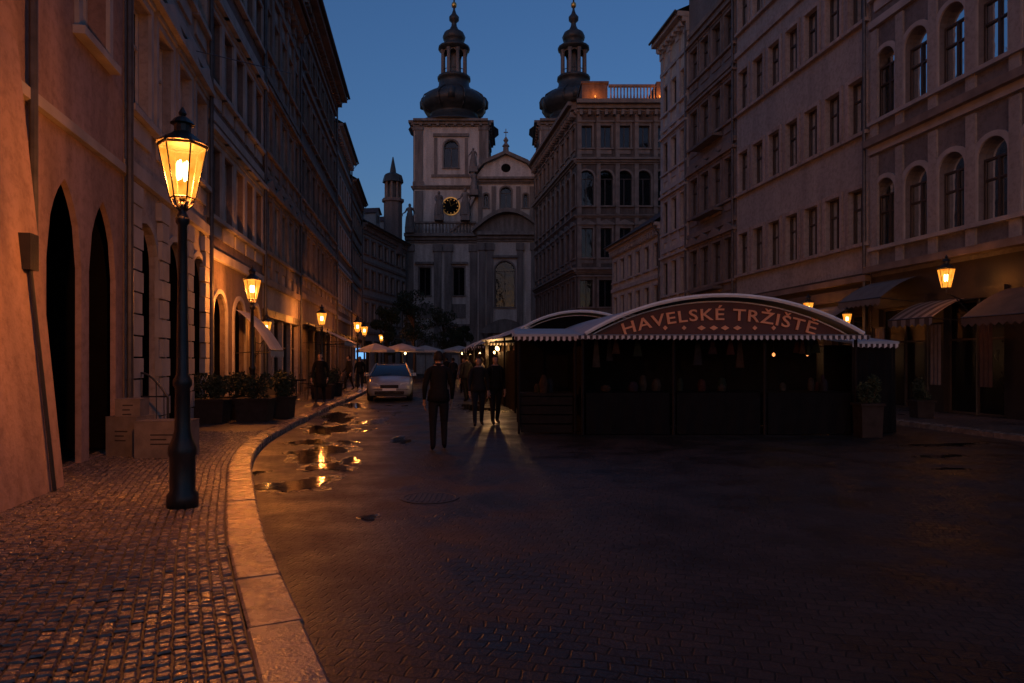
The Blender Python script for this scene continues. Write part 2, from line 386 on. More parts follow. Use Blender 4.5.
# L2
L2g,L2f=building('quoined_townhouse',pl(11.6),pl(17.6),17.5,[
  fl(.12,4.9,1.5,4.0,0,kind='round',arcade=True,depth=.12,bays=3,course=True),
  fl(4.9,8.9,1.05,2.1,1.1,trim='ped'),
  fl(8.9,12.7,1.05,2.0,1.0,trim='hood'),
  fl(12.7,16.2,1.0,1.6,1.0,trim='simple')],plB,trA,4,roofrise=4)
q=L2g('quoins',trA)
for uu in (.35,L2f.L*.335,L2f.L*.665,L2f.L-.4):
    for k in range(12):
        w=.3 if k%2 else .22
        L2f.box(q,uu-w,uu+w,.14+k*.38,.14+k*.38+.35,-.02,.11)
L2g.done()
g,f=building('brown_townhouse',pl(17.65),pl(24),15.5,[  # brown stucco house with round-arched arcade
  fl(.12,4.4,1.3,3.3,0,kind='round',arcade=True,depth=.15,bays=3),
  fl(4.4,8.0,1.0,1.9,1.0,trim='hood'),fl(8.0,11.5,1.0,1.9,.9,trim='hood'),fl(11.5,14.6,1.0,1.5,.9)],plC,trA,5,roofrise=3,dormers=2,curt=.3); g.done()
g,f=building('cream_townhouse',pl(24.05),pl(31),16.3,[
  fl(.12,4.4,1.5,3.0,0,shop=True,bays=4),
  fl(4.4,8.2,1.0,1.9,1.1,trim='ped'),fl(8.2,11.8,1.0,1.9,.9,trim='hood'),fl(11.8,15.2,1.0,1.6,.9)],plB,trC,5,roofrise=3.2,pilasters=True,dormers=2); g.done()
g,f=building('tall_brown_townhouse',pl(31.05),pl(44),18.2,[
  fl(.12,4.6,1.6,3.0,0,shop=True,bays=6,lit=LITD),
  fl(4.6,8.2,1.05,2.0,1.0,trim='hood'),fl(8.2,11.6,1.05,1.9,.9,trim='hood'),fl(11.6,14.8,1.0,1.7,.9),fl(14.8,17.4,.9,1.3,.7)],plC,trC,8,roofrise=3,corn=1.5,far=True); g.done()
g,f=building('ochre_townhouse',pl(44.05),pl(53),16.6,[
  fl(.12,4.4,1.4,3.0,0,shop=True,bays=5,lit=LITD),
  fl(4.4,8.0,1.0,1.9,1.0,trim='hood'),fl(8.0,11.6,1.0,1.8,.9),fl(11.6,15.2,1.0,1.6,.9)],plD,trA,6,roofrise=3,far=True); g.done()
g,f=building('grey_townhouse',pl(53.05),pl(62),15.4,[
  fl(.12,4.4,1.4,3.0,0,shop=True,bays=5),
  fl(4.4,8.0,1.0,1.9,1.0),fl(8.0,11.2,1.0,1.8,.9),fl(11.2,14.4,1.0,1.6,.9)],plB,trC,6,roofrise=3,far=True,dormers=2); g.done()
# house closing the left side near the church, with chimney turret
g,f=building('gabled_townhouse',(-14.0,64),(-11.9,76.5),14.2,[
  fl(.12,4.2,1.4,3.0,0,shop=True,bays=5),
  fl(4.2,7.6,1.0,1.8,1.0),fl(7.6,10.9,1.0,1.7,.9),fl(10.9,13.6,1.0,1.4,.8)],plE,trC,7,roofrise=3.2,far=True,dormers=3)
tu=g('turret',plC); tu.lathe(-12.9,74,[(1.0,13),(1.0,18.6),(1.2,18.7),(1.2,19.0)],8)
for k in range(8):
    a=k*math.pi/4; g('turret_columns',trC).tube([(-12.9+math.cos(a)*.8,74+math.sin(a)*.8,19.0),(-12.9+math.cos(a)*.8,74+math.sin(a)*.8,20.8)],.12,6)
g('turret_core',trB).lathe(-12.9,74,[(.45,19.0),(.45,20.8)],8)
g('turret_cap',COPPER).lathe(-12.9,74,[(1.15,20.8),(1.1,21.1),(.95,21.6),(.35,21.9),(.3,22.3),(.05,23.6)],8)
g.done()

# ---- right side
g,f=building('dark_grey_apartment_house',pr(22.4),pr(9),23,[
  fl(.12,4.3,2.0,3.1,0,shop=True,bays=5,course=False,wm=SHOPW),
  fl(4.3,8.4,.95,2.15,.95,kind='round',trim='simple',curt=.9),
  fl(8.4,12.5,.95,2.2,.95,kind='round',trim='simple',curt=.9),
  fl(12.5,16.6,.95,2.1,.9,trim='hood',curt=.9),fl(16.6,20.6,.95,1.9,.9)],plF,trA,10,roofrise=3,pilasters=False,D=12)
f.box(g('string_course',trC),-.01,f.L+.01,8.52+.001,8.75,-.02,.3)
f.box(g('string_course',trC),-.01,f.L+.01,4.42+.001,4.62,-.02,.32)
for i in range(11):
    u=min(max(f.L*i/10,.2),f.L-.2)
    f.box(g('pilasters',plE),u-.16,u+.16,4.64,8.2,-.02,.07); f.box(g('pilasters',plE),u-.16,u+.16,8.77,12.3,-.02,.07)
g.done(); REf=f
g,f=building('plain_apartment_house',pr(31.6),pr(22.45),24,[
  fl(.12,4.5,1.8,3.0,0,shop=True,bays=4,course=False,wm=SHOPW),
  fl(4.5,8.2,.85,1.85,1.0,course=False,trim='simple',curt=.3),fl(8.2,11.9,.85,1.85,1.0,course=False,curt=.3),fl(11.9,15.6,.85,1.85,1.0,curt=.3),fl(15.6,19.3,.85,1.8,1.0,course=False),fl(19.3,22.8,.9,1.5,.9)],plE,plB,7,roofrise=3,D=12)
f.box(g('string_course',trC),-.01,f.L+.01,4.2,4.4,-.02,.2)
g.done()
g,f=building('ornate_townhouse',pr(37),pr(31.65),21.5,[
  fl(.12,4.4,1.6,3.0,0,shop=True,bays=3,wm=SHOPW),
  fl(4.4,8.2,.95,2.0,1.0,trim='ped'),fl(8.2,11.9,.95,2.0,1.0,trim='ped'),fl(11.9,15.5,.95,1.9,1.0,trim='hood'),fl(15.5,19,.95,1.7,.9,trim='hood')],plF,trC,4,roofrise=3,D=11)
for zz in (5,8.8,12.4): 
    f.box(g('balcony',trB),f.L*.25,f.L*.75,zz+.05,zz+.2,0,.55)
g.done()
g,f=building('pilastered_townhouse',pr(41),pr(37.05),20.2,[
  fl(.12,4.4,1.2,3.0,0,shop=True,bays=2),
  fl(4.4,8.0,.8,1.9,1.0,trim='hood'),fl(8.0,11.6,.8,1.9,1.0,trim='hood'),fl(11.6,15.2,.8,1.8,1.0,trim='hood'),fl(15.2,18.6,.8,1.6,.9)],plG,trA,3,roofrise=3,D=11,pilasters=True,corn=1.3); g.done()
g,f=building('low_yellow_house',pr(51),pr(41.05),9.6,[
  fl(.12,3.9,1.3,2.7,0,shop=True,bays=4),
  fl(3.9,6.7,.85,1.6,.7,curt=1),fl(6.7,9.3,.85,1.5,.6,curt=1)],plG,trA,6,roofrise=3.4,D=9,far=True); g.done()

# corner palace (facing the square) with roof balustrade
g=G('corner_palace')
def palface(p0,p1,n):
    f=F(p0,p1); L=f.L; W=g('walls',plH); T=g('stone_trim',trC)
    lev=[(.12,5.2,1.5,3.4,.6,'round'),(5.2,9.3,1.1,2.3,.9,'rect'),(9.3,13.8,1.1,2.5,1.0,'rect'),(13.8,18.6,1.3,3.0,.9,'round'),(18.6,22.6,1.0,1.9,1.0,'rect')]
    for k,(z0,z1,w,h,s,kd) in enumerate(lev):
        for i in range(n):
            u0=L*i/n;u1=L*(i+1)/n;c=(u0+u1)/2
            ol=cell(f,W,u0,u1,z0,z1,c-w/2,c+w/2,z0+s,z0+s+h,kd,.3)
            window(g,f,ol,c-w/2,c+w/2,z0+s,z0+s+h,.3,frame=FRAMED,curt=0,trim='ped' if k==2 else 'hood' if k in(1,4) else 'simple',tmat=trC,far=True)
            if k>=2:
                f.box(g('pilasters',trC),u0+.05,u0+.4,z0+.2,z1-.13,-.02,.12)
        cornice(f,T,L,z1+.12,.9 if k in(1,3) else .5)
    for i in range(int(L/.7)):
        u=.35+i*.7; f.box(T,u-.12,u+.12,22.3,22.75,0,.5)
    W.quad(f.P(0,0,22.6),f.P(L,0,22.6),f.P(L,0,23.4),f.P(0,0,23.4))
    cornice(f,T,L,23.5,1.6)
    f.box(g('rustication',plH),-.02,L+.02,.14,.7,-.02,.08)
    return f
fF=palface((5.5,58),(13.6,58),5)
fS=palface((2.6,76),(5.5,58),9)
g('roof',TILE).quad((5.0,57.5,23.52),(14,57.5,23.52),(13.5,76,23.52),(2.2,76,23.52))
rt=g('attic',plH); rt.abox(6.0,8.2,58.6,62,23.53,25.3); rt.abox(12.4,13.4,58.6,62,23.53,25.5)
rt.abox(6.2,13.0,60.5,68,23.53,24.8)
bl=g('balustrade',trC); bl.abox(8.3,12.3,58.55,58.8,25.05,25.25); bl.abox(8.3,12.3,58.55,58.8,23.53,23.8)
for i in range(14):
    bl.lathe(8.5+i*.285,58.67,[(.05,23.8),(.09,24.1),(.05,24.5),(.07,25.05)],6)
rt.abox(5.9,8.3,58.5,62.1,25.302,25.5)
for x in (7.1,12.6):
    g('terrace_lamp',IRON).abox(x-.05,x+.05,58.2,58.3,23.6,24.0); g('terrace_bulb',emis('amber_bulb',(1,.3,.05),2)).lathe(x,58.25,[(.02,24.0),(.06,24.05),(.06,24.12),(.02,24.18)],8)
    g.light((x,58.1,24.15),60,(1,.25,.04),.1)
g.done()

# ------------------------------------------------------------------ people (skinned skeletons)
def skin_mesh(verts,edges,rads,root=0,sub=2,roots=None):
    me=bpy.data.meshes.new('sk'); me.from_pydata(verts,edges,[]); o=bpy.data.objects.new('sk',me)
    bpy.context.scene.collection.objects.link(o)
    md=o.modifiers.new('s','SKIN'); md.use_smooth_shade=True
    sv=me.skin_vertices[0].data
    for i,r in enumerate(rads):
        sv[i].radius=r if isinstance(r,tuple) else (r,r); sv[i].use_root=False
    for r in (roots or [root]): sv[r].use_root=True
    s2=o.modifiers.new('u','SUBSURF'); s2.levels=sub; s2.render_levels=sub
    bpy.context.view_layer.update()
    dg=bpy.context.evaluated_depsgraph_get(); ev=o.evaluated_get(dg); m2=ev.to_mesh()
    V=[tuple(v.co) for v in m2.vertices]; Fc=[tuple(p.vertices) for p in m2.polygons]
    ev.to_mesh_clear(); bpy.data.objects.remove(o); bpy.data.meshes.remove(me)
    return V,Fc
def person_geo(pose,coat=False,hair='short'):
    """facing +Y; returns verts,faces,matindex  (0 jacket,1 trousers,2 skin,3 hair,4 shoes,5 eye)"""
    st=pose.get('stride',.1); ar=pose.get('arm',.1); el=pose.get('elbow',.05)
    v=[(0,0,.96),(0,-.005,1.14),(0,0,1.33),(0,0,1.45),(0,.005,1.53),(0,.02,1.6)]
    r=[(.165,.125),(.15,.115),(.185,.125),(.11,.09),(.055,.055),(.05,.05)]
    e=[(0,1),(1,2),(2,3),(3,4),(4,5)]
    wr=[]
    for s in (-1,1):
        i=len(v); sw=ar*s
        hipx=.095*s; kf=st*s
        v+=[(.18*s,0,1.4),(.245*s,-.02+sw*.5,1.13),(.25*s,.07+sw+el,.9),(.245*s,.09+sw+el,.84)]
        r+=[(.075,.07),(.052,.052),(.034,.03),(.04,.022)]
        e+=[(3,i),(i,i+1),(i+1,i+2),(i+2,i+3)]
        wr.append((v[i+3],s))
        j=len(v)
        v+=[(hipx,0,.86),(hipx*1.08,kf*.55+.03,.5),(hipx*1.1,kf-.02,.1),(hipx*1.25,kf+.13,.045)]
        r+=[(.105,.105),(.068,.07),(.047,.05),(.045,.032)]
        e+=[(0,j),(j,j+1),(j+1,j+2),(j+2,j+3)]
    V,Fc=skin_mesh(v,e,r)
    MI=[]
    hem=.62 if coat else .88
    for f in Fc:
        c=[sum(V[k][q] for k in f)/len(f) for q in range(3)]
        arm=abs(c[0])>.2 and c[2]<1.2
        if c[2]>1.5: MI.append(2)
        elif arm and c[2]<.9: MI.append(2)
        elif arm: MI.append(0)
        elif c[2]>hem: MI.append(0)
        elif c[2]>.1: MI.append(1)
        else: MI.append(4)
    def add(V2,F2,mi):
        b=len(V); V.extend(V2); 
        for f in F2: Fc.append(tuple(b+k for k in f)); MI.append(mi)
    # jacket / coat skirt following the hips, clean hem
    pv=[];pf=[]; n=20
    prof=[(.175,.135,1.08),(.19,.15,.98),(.2,.165,hem),(.185,.15,hem-.005)] if not coat else [(.175,.135,1.08),(.19,.155,.95),(.21,.185,.75),(.225,.21,hem-.05),(.2,.19,hem-.055)]
    for (a,b_,z) in prof:
        for k in range(n):
            t=2*math.pi*k/n; pv.append((a*math.cos(t)*(1+.03*math.sin(5*t)),b_*math.sin(t),z))
    for j in range(len(prof)-1):
        for k in range(n): pf.append((j*n+k,j*n+(k+1)%n,(j+1)*n+(k+1)%n,(j+1)*n+k))
    add(pv,pf,0)
    # collar
    pv=[];pf=[]
    for (a,z) in ((.095,1.44),(.08,1.5),(.075,1.53),(.06,1.51)):
        for k in range(12):
            t=2*math.pi*k/12; pv.append((a*math.cos(t),.0+a*.95*math.sin(t),z-.015*math.sin(t)))
    for j in range(3):
        for k in range(12): pf.append((j*12+k,j*12+(k+1)%12,(j+1)*12+(k+1)%12,(j+1)*12+k))
    add(pv,pf,0)
    # head
    bm=bmesh.new(); bmesh.ops.create_icosphere(bm,subdivisions=4,radius=1)
    hz=1.635
    for q in bm.verts:
        x,y,z=q.co
        w=.076*(1-.22*max(0,-z)**1.3); 
        X=x*w; Y=y*.095; Z=z*.116
        if y>0:
            Y+= .022*math.exp(-((x/.16)**2+((z+.12)/.2)**2))      # nose
            Y-= .012*math.exp(-(((abs(x)-.38)/.17)**2+((z-.08)/.13)**2)) # sockets
            Y+= .008*math.exp(-((x/.3)**2+((z+.48)/.08)**2))       # lips
            Y-= .005*math.exp(-((x/.3)**2+((z+.42)/.03)**2))
            Y+= .008*math.exp(-((x/.3)**2+((z+.82)/.15)**2))       # chin
        else: Y+= .025*max(0,-z-.3)
        X+= math.copysign(.016*math.exp(-(((y+.05)/.15)**2+((z+.02)/.22)**2)),x) if abs(x)>.75 else 0 # ears
        q.co=(X,Y+.02,Z+hz)
    hv=[tuple(q.co) for q in bm.verts]; hf=[tuple(k.index for k in p.verts) for p in bm.faces]
    bm.free()
    add(hv,hf,2)
    bm=bmesh.new(); bmesh.ops.create_icosphere(bm,subdivisions=4,radius=1)
    dl=[p for p in bm.verts if not ((p.co.y<.25 and p.co.z>(-.45 if hair=='short' else -.98)) or p.co.z>.52)]
    bmesh.ops.delete(bm,geom=dl,context='VERTS')
    bm.verts.index_update()
    for q in bm.verts:
        x,y,z=q.co; k=1+.03*math.sin(x*19+y*11)*math.cos(z*17)
        ln=1 if hair=='short' or z>0 else 1+.6*(-z)
        q.co=(x*.086*k,y*.104*k+.014,z*.125*k*ln+hz+.004)
    hv=[tuple(q.co) for q in bm.verts]; hf=[tuple(k.index for k in p.verts) for p in bm.faces]; bm.free()
    add(hv,hf,3)
    for s in (-1,1):
        bm=bmesh.new(); bmesh.ops.create_icosphere(bm,subdivisions=2,radius=.0115)
        hv=[(q.co.x+.029*s,q.co.y+.1,q.co.z+hz+.01) for q in bm.verts]; hf=[tuple(k.index for k in p.verts) for p in bm.faces]; bm.free()
        add(hv,hf,5)
    # hands: palm + five fingers
    for (w,s) in wr:
        wx,wy,wz=w; fv=[];fe=[];fr=[];roots=[]
        def chain(pts,rr):
            b=len(fv); roots.append(b)
            for p,q in zip(pts,rr): fv.append(p); fr.append(q)
            for k in range(len(pts)-1): fe.append((b+k,b+k+1))
        chain([(wx,wy,wz+.03),(wx,wy+.005,wz-.02),(wx,wy+.01,wz-.055)],[(.024,.02),(.035,.017),(.038,.014)])
        for k,(dy,ln) in enumerate(((-.028,.058),(-.009,.074),(.011,.08),(.03,.072))):
            y0=wy+dy+.006
            chain([(wx,y0,wz-.04),(wx,y0,wz-.065),(wx-.006*s,y0+.003,wz-.065-ln*.45),(wx-.022*s,y0+.006,wz-.065-ln*.8),(wx-.034*s,y0+.006,wz-.065-ln)],[.009,.0095,.009,.008,.007])
        chain([(wx-.004*s,wy+.02,wz-.01),(wx-.01*s,wy+.048,wz-.03),(wx-.018*s,wy+.06,wz-.055),(wx-.026*s,wy+.062,wz-.078)],[.012,.011,.01,.008])
        hv,hf=skin_mesh(fv,fe,fr,sub=1,roots=roots)
        add(hv,hf,2)
    return V,Fc,MI
SKIN=mat('skin',(.42,.25,.18),.55,.08)
HAIR=mat('dark_hair',(.02,.015,.012),.7,.3,30,spec=.2)
SHOE=mat('dark_leather',(.012,.01,.01),.5,spec=.3)
EYE=mat('eye',(.1,.09,.09),.2)
def person(name,x,y,z,head,h,jk,tr,pose,coat=False,hair='short',bag=False):
    V,Fc,MI=person_geo(pose,coat,hair)
    me=bpy.data.meshes.new(name)
    k=h/1.75
    me.from_pydata([(a*k,b*k,(c)*k) for a,b,c in V],[],Fc); me.update()
    for m_ in (jk,tr,SKIN,HAIR,SHOE,EYE): me.materials.append(m_)
    for p,i in zip(me.polygons,MI): p.material_index=i; p.use_smooth=True
    o=bpy.data.objects.new(name,me); bpy.context.scene.collection.objects.link(o)
    zm=min(v.co.z for v in me.vertices)
    o.location=(x,y,z-zm); o.rotation_euler=(0,0,head)
    if bag:
        b=M(SHOE); b.smooth=False
        b.box8([(-.13,-.3,1.0),(.13,-.3,1.0),(.14,-.13,1.0),(-.14,-.13,1.0),(-.1,-.26,1.42),(.1,-.26,1.42),(.12,-.13,1.44),(-.12,-.13,1.44)])
        b.tube([(-.1,-.14,1.42),(-.11,.0,1.49),(-.11,.14,1.38),(-.12,.1,1.1),(-.13,-.12,1.03)],.015,6)
        b.tube([(.1,-.14,1.42),(.11,.0,1.49),(.11,.14,1.38),(.12,.1,1.1),(.13,-.12,1.03)],.015,6)
        bo=mkobj('backpack',b,o)
    return o
jk1=mat('black_jacket',(.007,.007,.008),.85,spec=.2); jk2=mat('grey_coat',(.02,.018,.02),.85,spec=.2); jk3=mat('light_jacket',(.12,.1,.1),.8)
tr1=mat('dark_trousers',(.009,.009,.012),.85,spec=.2); tr2=mat('jeans',(.015,.018,.03),.85,spec=.2)
rd=math.radians
for (x,y,z,a,h,j_,t_,sd,am,co_,hr,bg_) in (
 (-1.3,12.1,.01,10,1.76,jk1,tr1,.1,.06,False,'short',False),
 (-.82,16.6,.01,190,1.68,jk2,tr2,.16,.1,False,'long',False),
 (-.42,17.0,.01,200,1.72,jk1,tr1,.14,.1,False,'short',True),
 (-1.1,24.5,.01,80,1.7,jk3,tr1,.05,.1,False,'short',False),
 (-1.9,30,.01,0,1.75,jk1,tr2,.2,.15,False,'short',False),
 (-1.75,26.2,.01,30,1.78,jk2,tr1,.15,.1,False,'short',False),
 (-2.3,32.5,.01,180,1.7,jk3,tr1,.15,.1,False,'long',False),
 (-6.6,23.5,.13,185,1.72,jk1,tr1,.2,.15,True,'short',False),
 (-8.0,33.5,.13,120,1.7,jk2,tr1,.2,.15,False,'short',False),
 (-7.6,34.1,.13,190,1.66,jk1,tr2,.2,.15,False,'long',False),
 (-3.1,36,.01,20,1.72,jk2,tr2,.2,.15,False,'short',False),
 (-4.2,44,.01,5,1.76,jk1,tr1,.18,.12,False,'short',False),
 (-4.8,44.3,.01,8,1.64,jk2,tr1,.18,.12,True,'long',False)):
    person('pedestrian',x,y,z,rd(a),h,j_,t_,dict(stride=sd,arm=am),coat=co_,hair=hr,bag=bg_)

# ------------------------------------------------------------------ church
g=G('baroque_church')
def arched(f,part,u0,u1,z0,z1,c,w,s,h,kd='round',n=0,tm=STONED):
    ol=cell(f,part,u0,u1,z0,z1,c-w/2,c+w/2,s,s+h,kd,.5,n)
    window(g,f,ol,c-w/2,c+w/2,s,s+h,.5,n=n,frame=FRAMED,curt=0,trim='simple',tmat=tm,far=True)
S=g('walls',STONE); T=g('stone_trim',STONED)
def disc(part,f,c,z,r,n,k=24): part.quad(*[f.P(c+r*math.cos(2*math.pi*i/k),n,z+r*math.sin(2*math.pi*i/k)) for i in range(k)])
def tower(cx,clock=False):
    hw=4.3
    for fi,(p0,p1) in enumerate((((cx-hw,80),(cx+hw,80)),((cx+hw,80),(cx+hw,88.6)),((cx-hw,88.6),(cx-hw,80)),((cx+hw,88.6),(cx-hw,88.6)))):
        f=F(p0,p1)
        S.quad(f.P(0,0,0),f.P(8.6,0,0),f.P(8.6,0,15.5),f.P(0,0,15.5))
        if clock and fi==0:
            S.quad(f.P(0,0,15.5),f.P(8.6,0,15.5),f.P(8.6,0,21.5),f.P(0,0,21.5))
            disc(g('clock_face',DARKROOM),f,4.3,19.6,1.0,.06)
            for i in range(24):
                a0,a1=2*math.pi*i/24,2*math.pi*(i+1)/24
                q=[(math.cos(a0),math.sin(a0)),(math.cos(a1),math.sin(a1))]
                g('clock_ring',GILT).quad(*[f.P(4.3+r*c_[0],.09,19.6+r*c_[1]) for r,c_ in ((.95,q[0]),(.95,q[1]),(1.1,q[1]),(1.1,q[0]))])
            for i in range(12):
                a=i*math.pi/6; g('clock_marks',GILT).quad(*[f.P(4.3+r*math.cos(a+d_),.08,19.6+r*math.sin(a+d_)) for r,d_ in ((.72,-.05),(.72,.05),(.88,.04),(.88,-.04))])
            g('clock_hands',GILT).tube([f.P(4.3,.12,19.6),f.P(4.75,.12,19.9)],.05,4); g('clock_hands',GILT).tube([f.P(4.3,.14,19.6),f.P(4.1,.14,20.35)],.035,4)
        else: arched(f,S,0,8.6,15.5,21.5,4.3,1.1,18.4,1.1)
        arched(f,S,0,8.6,21.5,29.0,4.3,1.7,24.1,3.3)
        cornice(f,T,8.6,22.0,.8); cornice(f,T,8.6,29.7,1.4)
        f.box(T,-.01,8.61,29.0,29.14,0,.1)
        for u in (.55,8.05):
            f.box(T,u-.45,u+.45,22.05,28.5,-.02,.14); f.box(T,u-.55,u+.55,28.5,28.9,-.02,.22); f.box(T,u-.55,u+.55,22.05,22.5,-.02,.2)
            f.box(T,u-.45,u+.45,15.6,21.4,-.02,.14)
        f.box(T,2.0,6.6,23.0,23.3,-.02,.18)
        for u in (2.5,6.1): f.box(T,u-.18,u+.18,23.3,27.6,-.02,.08)
        f.box(T,2.2,6.4,27.75,28.1,-.02,.2)
        for i in range(8):
            u=.8+i*1.0; f.box(T,u-.15,u+.15,28.95,29.25,.02,.45)
    cy=84.3
    D=g('domes',COPPER,True)
    D.lathe(cx,cy,[(5.6,29.72),(5.2,30.0),(4.2,30.4),(3.4,30.9),(2.9,31.5),(2.95,31.8),(3.6,32.1),(4.0,32.7),(4.05,33.2),(3.7,33.8),(3.0,34.3),(2.3,34.7),(1.9,35.3),(1.85,36.0),(2.05,36.1),(2.05,36.4),(1.2,36.45)],16,math.pi/16)
    D.lathe(cx,cy,[(1.55,39.6),(1.6,39.7),(1.95,39.85),(1.95,40.1),(1.4,40.3),(1.0,40.7),(1.3,41.0),(1.42,41.4),(1.2,41.9),(.6,42.3),(.35,42.8),(.3,43.2),(.6,43.5),(.62,43.9),(.3,44.3),(.14,44.8),(.08,46.5)],16)
    for k in range(8):
        a=k*math.pi/4+math.pi/8; px,py=cx+1.45*math.cos(a),cy+1.45*math.sin(a)
        g('lantern_columns',STONED).lathe(px,py,[(.3,36.4),(.22,36.7),(.2,39.2),(.3,39.6)],8)
        a2=a+math.pi/4; q=(cx+1.45*math.cos(a2),cy+1.45*math.sin(a2))
        ff=F((px,py),q); Lq=ff.L
        for i in range(6):
            t0,t1=i/6,(i+1)/6; h0=38.9+.6*math.sin(math.pi*t0); h1=38.9+.6*math.sin(math.pi*t1)
            g('lantern_columns',STONED).quad(ff.P(Lq*t0,0,h0),ff.P(Lq*t1,0,h1),ff.P(Lq*t1,0,39.65),ff.P(Lq*t0,0,39.65))
        g('lantern_railing',COPPER).tube([(px,py,37.2),(q[0],q[1],37.2)],.05,4)
        # standing seams on the bulb
        for (sg) in (0,): g('dome_ribs',COPPER).tube([(cx+r*math.cos(a),cy+r*math.sin(a),z) for r,z in ((3.0,31.8),(3.66,32.1),(4.06,32.7),(4.11,33.2),(3.76,33.8),(3.06,34.3),(2.35,34.7))],.09,5)
    g('lantern_core',STONED).lathe(cx,cy,[(.4,36.4),(.35,39.7)],8)
    C=g('crosses',METAL); C.abox(cx-.06,cx+.06,cy-.06,cy+.06,46.4,48.2); C.abox(cx-.45,cx+.45,cy-.05,cy+.05,47.35,47.5)
    g('gilded_balls',GILT,True).lathe(cx,cy,[(.05,45.0),(.28,45.15),(.34,45.4),(.28,45.65),(.05,45.8)],12)
    for k in range(4):
        a=k*math.pi/2; D.lathe(cx+3.7*math.cos(a),cy+3.7*math.sin(a),[(.5,32.6),(.55,33.4),(.3,33.9),(.05,34.1)],8)
tower(-7.15,True); tower(7.6)
# lower facade
f=F((-12.2,78.2),(13,78.2)); L=f.L
br=[0,4.3-.1,8.3,15.2,19.5,L]
for i,(c,w,s,h,kd) in enumerate([(2.2,1.3,9.0,3.2,'rect'),(6.1,1.3,9.0,3.2,'rect'),(11.4,2.2,7.6,5.2,'round'),(17.2,1.3,9.0,3.2,'rect'),(22.3,1.3,9.0,3.2,'rect')]):
    nn=.9 if i==2 else 0
    arched(f,S,br[i],br[i+1],5.8,15.2,c,w,s,h,kd,n=nn)
    f.box(T,c-w/2-.4,c+w/2+.4,s+h+.35,s+h+.6,nn-.02,nn+.4)
    if i==2:
        ol=cell(f,S,br[i],br[i+1],0,5.8,c-1.2,c+1.2,.2,4.3,'round',.7,nn)
        g('doors',FRAMED).quad(*[f.P(x,nn-.6,z) for x,z in ol])
        for u in (br[2],br[3]): S.quad(f.P(u,0,0),f.P(u,nn,0),f.P(u,nn,15.2),f.P(u,0,15.2))
        for u in (c-2.1,c+2.1): T.lathe(f.P(u,nn+.4,0).x,f.P(u,nn+.4,0).y,[(.4,.2),(.3,.6),(.26,4.2),(.42,4.6)],10)
        f.box(T,c-2.7,c+2.7,4.6,5.0,nn,nn+.8)
        for k in range(8):
            t0,t1=k/8,(k+1)/8
            u0=c-2.7+5.4*t0;u1=c-2.7+5.4*t1; h0=5+1.2*math.sin(math.pi*t0);h1=5+1.2*math.sin(math.pi*t1)
            T.quad(f.P(u0,nn+.8,h0),f.P(u1,nn+.8,h1),f.P(u1,nn,h1),f.P(u0,nn,h0)); T.quad(f.P(u0,nn+.75,5),f.P(u1,nn+.75,5),f.P(u1,nn+.75,h1),f.P(u0,nn+.75,h0))
    else:
        S.quad(f.P(br[i],0,0),f.P(br[i+1],0,0),f.P(br[i+1],0,5.8),f.P(br[i],0,5.8))
        f.box(T,c-.9,c+.9,2.2,4.4,-.02,.12)
        f.box(T,c-.8,c+.8,6.4,8.0,-.02,.1)
for u in (.5,3.7,4.9,7.8,15.7,18.9,20,24.6):
    f.box(T,u-.42,u+.42,1.2,14.0,-.02,.28); f.box(T,u-.55,u+.55,14.0,14.8,-.02,.4); f.box(T,u-.55,u+.55,.1,1.2,-.02,.4)
for u in (8.8,9.7,13.1,14.7):
    f.box(T,u-.36,u+.36,1.2,14.0,.88,1.2); f.box(T,u-.48,u+.48,14.0,14.8,.88,1.32); f.box(T,u-.48,u+.48,.1,1.2,.88,1.32)
cornice(f,T,8.2,16.0,1.8); cornice(f,T,L,16.0,1.8,u0=15.3); 
cornice(f,T,15.2,15.99,1.8,n=.9,u0=8.3)
f.box(T,0,8.25,5.4,5.7,-.01,.3)
# attic balustrade over the side bays
f.box(T,.2,8.1,17.2,17.4,-.1,.3)
for i in range(20): 
    p_=f.P(.4+i*.39,.1,0); T.lathe(p_.x,p_.y,[(.07,16.0),(.14,16.4),(.07,16.8),(.1,17.2)],6)
S.quad(f.P(0,0,15.2),f.P(L,0,15.2),f.P(L,0,15.9),f.P(0,0,15.9))
S.quad(f.P(0,0,0),f.P(0,-3,0),f.P(0,-3,15.9),f.P(0,0,15.9))
S.quad(f.P(0,-.05,15.95),f.P(L,-.05,15.95),f.P(L,-3,15.95),f.P(0,-3,15.95))
# segmental pediment over the centre
n=16; c=11.75; hw=4.0
for k in range(n):
    t0,t1=k/n,(k+1)/n; u0=c-hw+2*hw*t0;u1=c-hw+2*hw*t1
    h=lambda t:15.99+2.2*math.sin(math.pi*t)
    P=f.P
    T.quad(P(u0,1.0,15.99),P(u1,1.0,15.99),P(u1,1.0,h(t1)),P(u0,1.0,h(t0)))
    T.box8([P(u0,.9,h(t0)),P(u1,.9,h(t1)),P(u1,1.9,h(t1)),P(u0,1.9,h(t0)),P(u0,.9,h(t0)+.45),P(u1,.9,h(t1)+.45),P(u1,1.9,h(t1)+.45),P(u0,1.9,h(t0)+.45)])
